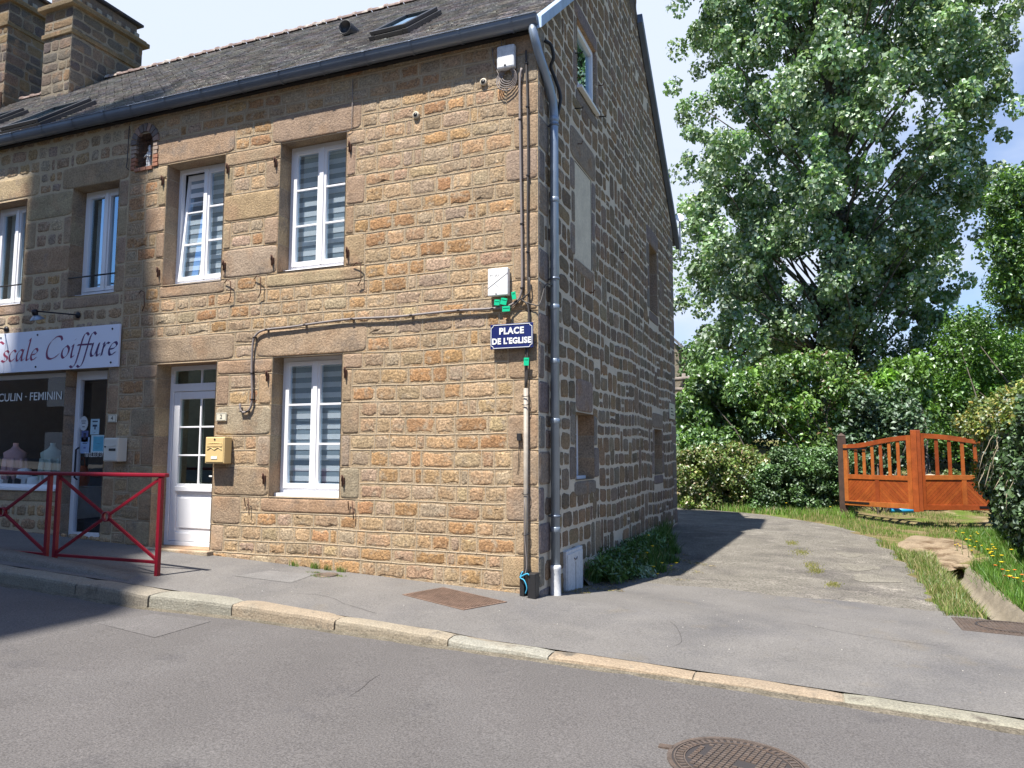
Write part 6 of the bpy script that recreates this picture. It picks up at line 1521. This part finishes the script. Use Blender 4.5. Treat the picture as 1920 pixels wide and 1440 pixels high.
for k in range(250):
    t = RS.uniform(); y = 4.3+5.4*t; x = np.interp(y, [4.4, 9.6], [5.35, 5.93]); z = RS.uniform(-.1, 2.15); b = .10+.22*math.sin(z*1.3+.2); cs.append((x-b*RS.uniform(.2, 1)+.05, y, z))
P, D, Nn, S, C = leaves_at(cs, [.20]*len(cs), 150, .075, [(.05, .10, .035), (.07, .13, .045), (.04, .075, .028), (.10, .17, .055)], droop=.7, hi=(.14, .19, .12), hip=.08)
leaf_mesh('ivy', P, D, Nn, S, C, M['ivy'], sh_, asp=.9)
cs = [(RS.uniform(5.45, 6.4), RS.uniform(6.8, 9.9), RS.uniform(1.85, 2.45)) for k in range(60)]+[(RS.uniform(5.32, 5.6), RS.uniform(4.6, 9.9), RS.uniform(1.85, 2.1)) for k in range(45)]+[(RS.uniform(5.62, 5.95), RS.uniform(8.9, 10.1), RS.uniform(.7, 2.3)) for k in range(60)]
P, D, Nn, S, C = leaves_at(cs, [.22]*len(cs), 170, .07, [(.16, .22, .045), (.22, .26, .06), (.12, .18, .04), (.30, .28, .07), (.09, .14, .04)], droop=.6, hi=(.45, .33, .08), hip=.05)
leaf_mesh('vine', P, D, Nn, S, C, M['leaf'], sh_, asp=.8)
mb = MB()
for k in range(26):
    y = RS.uniform(5, 9.9); x = np.interp(y, [4.4, 9.6], [5.2, 5.7]); z = RS.uniform(1.6, 2.4); p = [Vector((x, y, z))]
    for j in range(7): p.append(p[-1]+Vector((RS.uniform(-.08, .03), RS.uniform(-.08, .08), RS.uniform(-.22, -.05))))
    mb.tube(p, .006, 4)
mb.build('dry_tendrils', mat('dry_stem', (.42, .36, .26), rough=.9), sh_)

# --- grass
def blades(name, P, h, wdt, C, lean=.35, kind='stuff', parent=None, m=None):
    n = len(P); t = RS.uniform(0, 2*math.pi, n); a = RS.uniform(0, 2*math.pi, n); s = np.stack([np.cos(t), np.sin(t), np.zeros(n)], 1)*wdt; l = np.stack([np.cos(a), np.sin(a), np.zeros(n)], 1)*(RS.uniform(.1, 1, n)*lean)[:, None]*h[:, None]
    v = np.empty((n, 5, 3)); upv = np.array([0, 0, 1.])[None]*h[:, None]
    v[:, 0] = P-s/2; v[:, 1] = P+s/2; v[:, 2] = P+s*.35+upv*.55+l*.35; v[:, 3] = P-s*.35+upv*.55+l*.35; v[:, 4] = P+upv*.95+l
    me = bpy.data.meshes.new(name); me.vertices.add(n*5); me.vertices.foreach_set('co', v.astype('f').ravel())
    b = np.arange(n)[:, None]*5; idx = b+np.array([[0, 1, 2, 3, 3, 2, 4]]); me.loops.add(n*7); me.loops.foreach_set('vertex_index', idx.astype('i').ravel())
    me.polygons.add(n*2); ls = (np.arange(n)[:, None]*7+np.array([[0, 4]])).ravel(); me.polygons.foreach_set('loop_start', ls.astype('i'))
    try: me.polygons.foreach_set('loop_total', np.tile([4, 3], n).astype('i'))
    except Exception: pass
    me.update(calc_edges=True); me.materials.append(m or M['grass'])
    at_ = me.color_attributes.new('Col', 'FLOAT_COLOR', 'POINT'); cc = np.ones((n, 5, 4), 'f'); cc[:, :, :3] = C[:, None, :]; at_.data.foreach_set('color', cc.ravel())
    o = link(name, me, parent)
    if kind: o['kind'] = kind
    return o
def nz(x, y, s=1., o=0.): return np.sin(x*2.1*s+1.3+o+np.sin(y*1.7*s+o))+np.sin(y*2.9*s+.7+o*2+np.sin(x*3.3*s))+.6*np.sin((x+y)*6.1*s+o)
def scatter(n, xr, yr, cond):
    x = RS.uniform(*xr, n); y = RS.uniform(*yr, n); k = cond(x, y); return x[k], y[k]
def gcol(n, pal, dry, pd): pal = np.array(pal); c = pal[RS.randint(0, len(pal), n)]; s = RS.uniform(size=n) < pd; c[s] = np.array(dry); return c*(1+RS.normal(0, .15, n))[:, None]
GR = [(.13, .22, .035), (.16, .26, .045), (.10, .18, .03), (.21, .29, .06)]
lr = lambda y: np.interp(y, [p[0] for p in LX], [p[1] for p in LX])
def gz(x, y): return np.asarray(ground_z(x, y))
# worn verge between lane and gate
def verge(x, y):
    d = ((x-4.45)/.62)**2+((y-7.1)/1.75)**2
    return (x > lr(y)-.05+.08*np.sin(y*5)) & (d > 1.0) & (nz(x, y) > -.9+RS.uniform(0, 1.2, len(x))) & (np.abs(x-DX(y)) > .17*((y < 5.5))) & (x < 5.3)
x, y = scatter(52000, (2.0, 7.5), (1.6, 13.2), lambda x, y: verge(x, y) | ((x > 4.6) & (y > 9) & (nz(x, y, 1.2) > .3)))
P = np.stack([x, y, gz(x, y)], 1); h = RS.uniform(.03, .085, len(x))*(1+.5*(nz(x, y, .7, 2) > .8)); blades('verge_grass', P, h, .010, gcol(len(x), GR, (.42, .36, .18), .30))
# lush bank on the right
x, y = scatter(42000, (4.42, 6.2), (1.45, 8.8), lambda x, y: (x > DX(y)+.14) & (x > 4.5) & (x < 5.7+.0*y) & ((y < 5.2) | (x > 4.95)))
P = np.stack([x, y, gz(x, y)], 1); h = RS.uniform(.08, .22, len(x)); blades('bank_grass', P, h, .011, gcol(len(x), [(.12, .25, .03), (.16, .30, .04), (.09, .19, .025)], (.35, .32, .14), .08), lean=.6)
# strip between lane and ditch
x, y = scatter(12000, (3.72, 4.22), (1.5, 6.2), lambda x, y: (x > lr(y)-.02) & (x < DX(y)-.13) & (nz(x, y, 1.4) > -.8))
P = np.stack([x, y, gz(x, y)], 1); h = RS.uniform(.05, .17, len(x)); blades('ditch_grass', P, h, .010, gcol(len(x), GR, (.40, .35, .17), .42), lean=.7)
# foot of the hedge
x, y = scatter(15000, (-1.5, 3.4), (11.0, 12.6), lambda x, y: (y > 11.55-.0*x) & (y > np.interp(x, [-1.5, .4, 1.5, 2.1, 2.9, 3.4], [11.9, 11.6, 11.3, 11.0, 10.4, 9.5])))
P = np.stack([x, y, gz(x, y)], 1); h = RS.uniform(.06, .24, len(x)); blades('hedge_foot_grass', P, h, .012, gcol(len(x), [(.15, .29, .04), (.20, .36, .05)], (.42, .36, .19), .25), lean=.6)
# gable foot: tall dark grass and weeds, then litter
def gf(x, y): e = np.interp(y, [1.45, 1.9, 2.6, 3.6, 5, 6.4], [.10, .30, .72, .78, .60, .15]); return x < e*(.75+.25*np.sin(y*7))
x, y = scatter(15000, (.01, .85), (1.5, 6.8), gf)
P = np.stack([x, y, np.asarray(Z(x, y))-.01], 1); h = RS.uniform(.10, .34, len(x))*np.interp(x, [0, .8], [1.15, .45]); 
gw = blades('wall_foot_weeds', P, h, .011, gcol(len(x), [(.06, .13, .025), (.08, .17, .03), (.11, .21, .04)], (.36, .32, .16), .06), lean=.75)
cs = [(RS.uniform(.03, .45), RS.uniform(1.6, 4.8), RS.uniform(-.10, .12)) for k in range(60)]
P, D, Nn, S, C = leaves_at(cs, [.13]*len(cs), 60, .075, [(.06, .14, .03), (.08, .17, .04), (.11, .2, .05)], droop=.3); leaf_mesh('broad_weeds', P, D, Nn, S, C, M['leaf'], None, asp=.35, kind='stuff')
cs = [(RS.uniform(.45, .62), RS.uniform(2.35, 2.65), -.10) for k in range(8)]
P, D, Nn, S, C = leaves_at(cs, [.10]*8, 60, .07, [(.22, .32, .20), (.26, .36, .24)], droop=0); tag(leaf_mesh('silvery_weed', P, D, Nn, S, C, M['leaf'], None, asp=.3), 'silvery leaved weed at the sunny edge of the gable weeds', 'weed')
# dry litter and moss on the lane along the gable
x, y = scatter(9000, (.02, 1.5), (.45, 5.2), lambda x, y: (x < np.interp(y, [.45, 1.2, 2.4, 3.6, 5.2], [.15, .55, 1.15, 1.3, .9])*(.7+.3*np.sin(y*9+x*5))) & (nz(x, y, 2.2) > -.6))
n = len(x); P = np.stack([x, y, np.asarray(Z(x, y))+.012], 1); D = unit(n); D[:, 2] *= .15; Nn = unit(n)*.3; Nn[:, 2] += 1
leaf_mesh('dry_litter', P, D, Nn, RS.uniform(.015, .045, n), gcol(n, [(.24, .17, .09), (.30, .23, .12), (.16, .12, .07), (.20, .21, .07)], (.42, .33, .20), .2), M['leaf'], None, asp=.3, kind='stuff')
# moss tufts in the lane
for i, (cx, cy, r) in enumerate(((2.35, 5.6, .14), (2.5, 4.4, .12), (2.55, 3.9, .10), (2.75, 2.9, .08), (2.2, 6.6, .1))):
    n = 260; x = cx+RS.normal(0, r*.5, n); y = cy+RS.normal(0, r*1.3, n); blades('moss_patch', np.stack([x, y, np.asarray(Z(x, y))], 1), RS.uniform(.01, .025, n), .010, gcol(n, [(.22, .24, .05), (.28, .26, .07)], (.40, .36, .16), .3))
# small tufts at the foot of the front wall
for i, (u, v_) in enumerate(((553, 1058), (592, 1063), (615, 1066), (640, 1068))):
    p = F(u, v_, -.02); n = 60 if i != 1 else 110; x = p.x+RS.normal(0, .03, n); y = -.03-np.abs(RS.normal(0, .012, n)); blades('grass_tuft', np.stack([x, y, np.asarray(Z(x, y))], 1), RS.uniform(.03, .09, n), .007, gcol(n, GR, (.4, .35, .18), .1), kind='stuff')
for (cx, cy, n) in ((-2.35, -.36, 160), (-2.18, -.25, 80), (-2.5, -.22, 80)):
    x = cx+RS.normal(0, .05, n); y = cy+RS.normal(0, .02, n); blades('grass_tuft', np.stack([x, y, np.asarray(Z(x, y))], 1), RS.uniform(.01, .03, n), .006, gcol(n, GR, (.35, .3, .15), .3), kind='stuff')
# litter and pebbles on the asphalt
n = 160; x = RS.uniform(-4, 4, n); y = RS.uniform(-1.5, 1.9, n); k = ~((x < .02) & (y > -.05)); x, y = x[k], y[k]; n = len(x)
mb = MB()
for i in range(n):
    s = RS.uniform(.002, .006); z = z1(x[i], y[i])+.004; c = random.choice([(.34, .32, .29), (.22, .18, .14), (.40, .38, .34), (.12, .10, .08)])
    mb.add([(x[i]-s, y[i]-s*.6, z), (x[i]+s, y[i]-s*.7, z), (x[i]+s*.6, y[i]+s, z), (x[i]-s*.8, y[i]+s*.7, z), (x[i], y[i], z+s*1.1)], [(0, 1, 4), (1, 2, 4), (2, 3, 4), (3, 0, 4)], c)
mb.build('loose_grit', M['cloth'])['kind'] = 'stuff'
# --- flowers
def flower(x, y, h, c, r, lean=(0, 0), name='dandelion', label='', group=None):
    zb_ = max(z1(x, y), float(ground_z(np.array([x]), np.array([y]))[0])); top = Vector((x+lean[0], y+lean[1], zb_+h)); a = empty(name, (x, y, zb_), label, 'flower', group)
    mb = MB(); mb.tube([(x, y, zb_), (x+lean[0]*.4, y+lean[1]*.4, zb_+h*.6), top], .0035, 5, (.1, .2, .04)); mb.build('stem', M['petal'], a)
    mb = MB(); n = 14; vs = [tuple(top+Vector((0, 0, .004)))]
    for k in range(n):
        t = 2*math.pi*k/n; q = r*(1 if k % 2 else .78); vs.append(tuple(top+Vector((q*math.cos(t), q*math.sin(t)-r*.15, r*.28))))
    mb.add(vs, [(0, k+1, (k+1) % n+1) for k in range(n)], c); mb.lathe(top, [(.002, -.006), (r*.45, .002), (r*.5, r*.3), (r*.2, r*.42)], 8, tuple(q*.9 for q in c)); mb.build('flower_head', M['petal'], a)
YE = (.85, .62, .02); OR = (.80, .20, .03)
for x, y, h, l in ((.48, 2.9, .34, (.10, -.1)), (.46, 2.85, .26, (.06, -.12)), (.78, 2.7, .16, (.12, 0)), (.80, 2.9, .09, (0, 0)), (.62, 2.65, .10, (0, 0)), (.60, 2.55, .05, (0, 0)), (.70, 2.5, .04, (0, 0)), (.66, 2.75, .14, (.05, 0)), (.40, 3.4, .42, (.03, -.1))):
    flower(x, y, h, YE, .026, l, 'dandelion', 'yellow dandelion among the weeds at the foot of the gable', 'dandelions at the gable foot')
for i in range(34):
    x = RS.uniform(4.6, 4.95); y = RS.uniform(5.2, 7.2)
    if i > 22: x = RS.uniform(4.62, 5.1); y = RS.uniform(2.6, 5.0)
    flower(x, y, RS.uniform(.12, .30), YE, .022 if i < 23 else .028, (RS.uniform(-.04, .04), 0), 'yellow_flower', 'small yellow flower in the lush grass bank right of the ditch', 'yellow flowers on the grass bank')
for i in range(14):
    flower(RS.uniform(4.55, 4.95), RS.uniform(1.9, 3.8), RS.uniform(.10, .26), OR, .024, (RS.uniform(-.04, .04), 0), 'orange_flower', 'small orange flower in the lush grass near the ditch cover', 'orange flowers on the grass bank')
for (x, y, t_) in ((1.7, 12.0, 'yellow flower in the grass below the ivy hedge, leftmost of three'), (1.95, 11.9, 'yellow flower in the grass below the ivy hedge, middle of three'), (2.9, 11.6, 'yellow flower in the grass nearest the dark gate post')): flower(x, y, .22, YE, .03, (0, 0), 'yellow_flower', t_, 'yellow flowers at the hedge foot')

cs = [(RS.uniform(4.5, 8.5), RS.uniform(13.3, 13.9), RS.uniform(.15, .95)) for k in range(70)]
P, D, Nn, S, C = leaves_at(cs, [.16]*len(cs), 70, .07, [(.14, .19, .05), (.20, .24, .07), (.10, .15, .04), (.26, .24, .10)], droop=.3)
tag(leaf_mesh('rockery_plants', P, D, Nn, S, C, M['leaf'], None), kind='stuff')
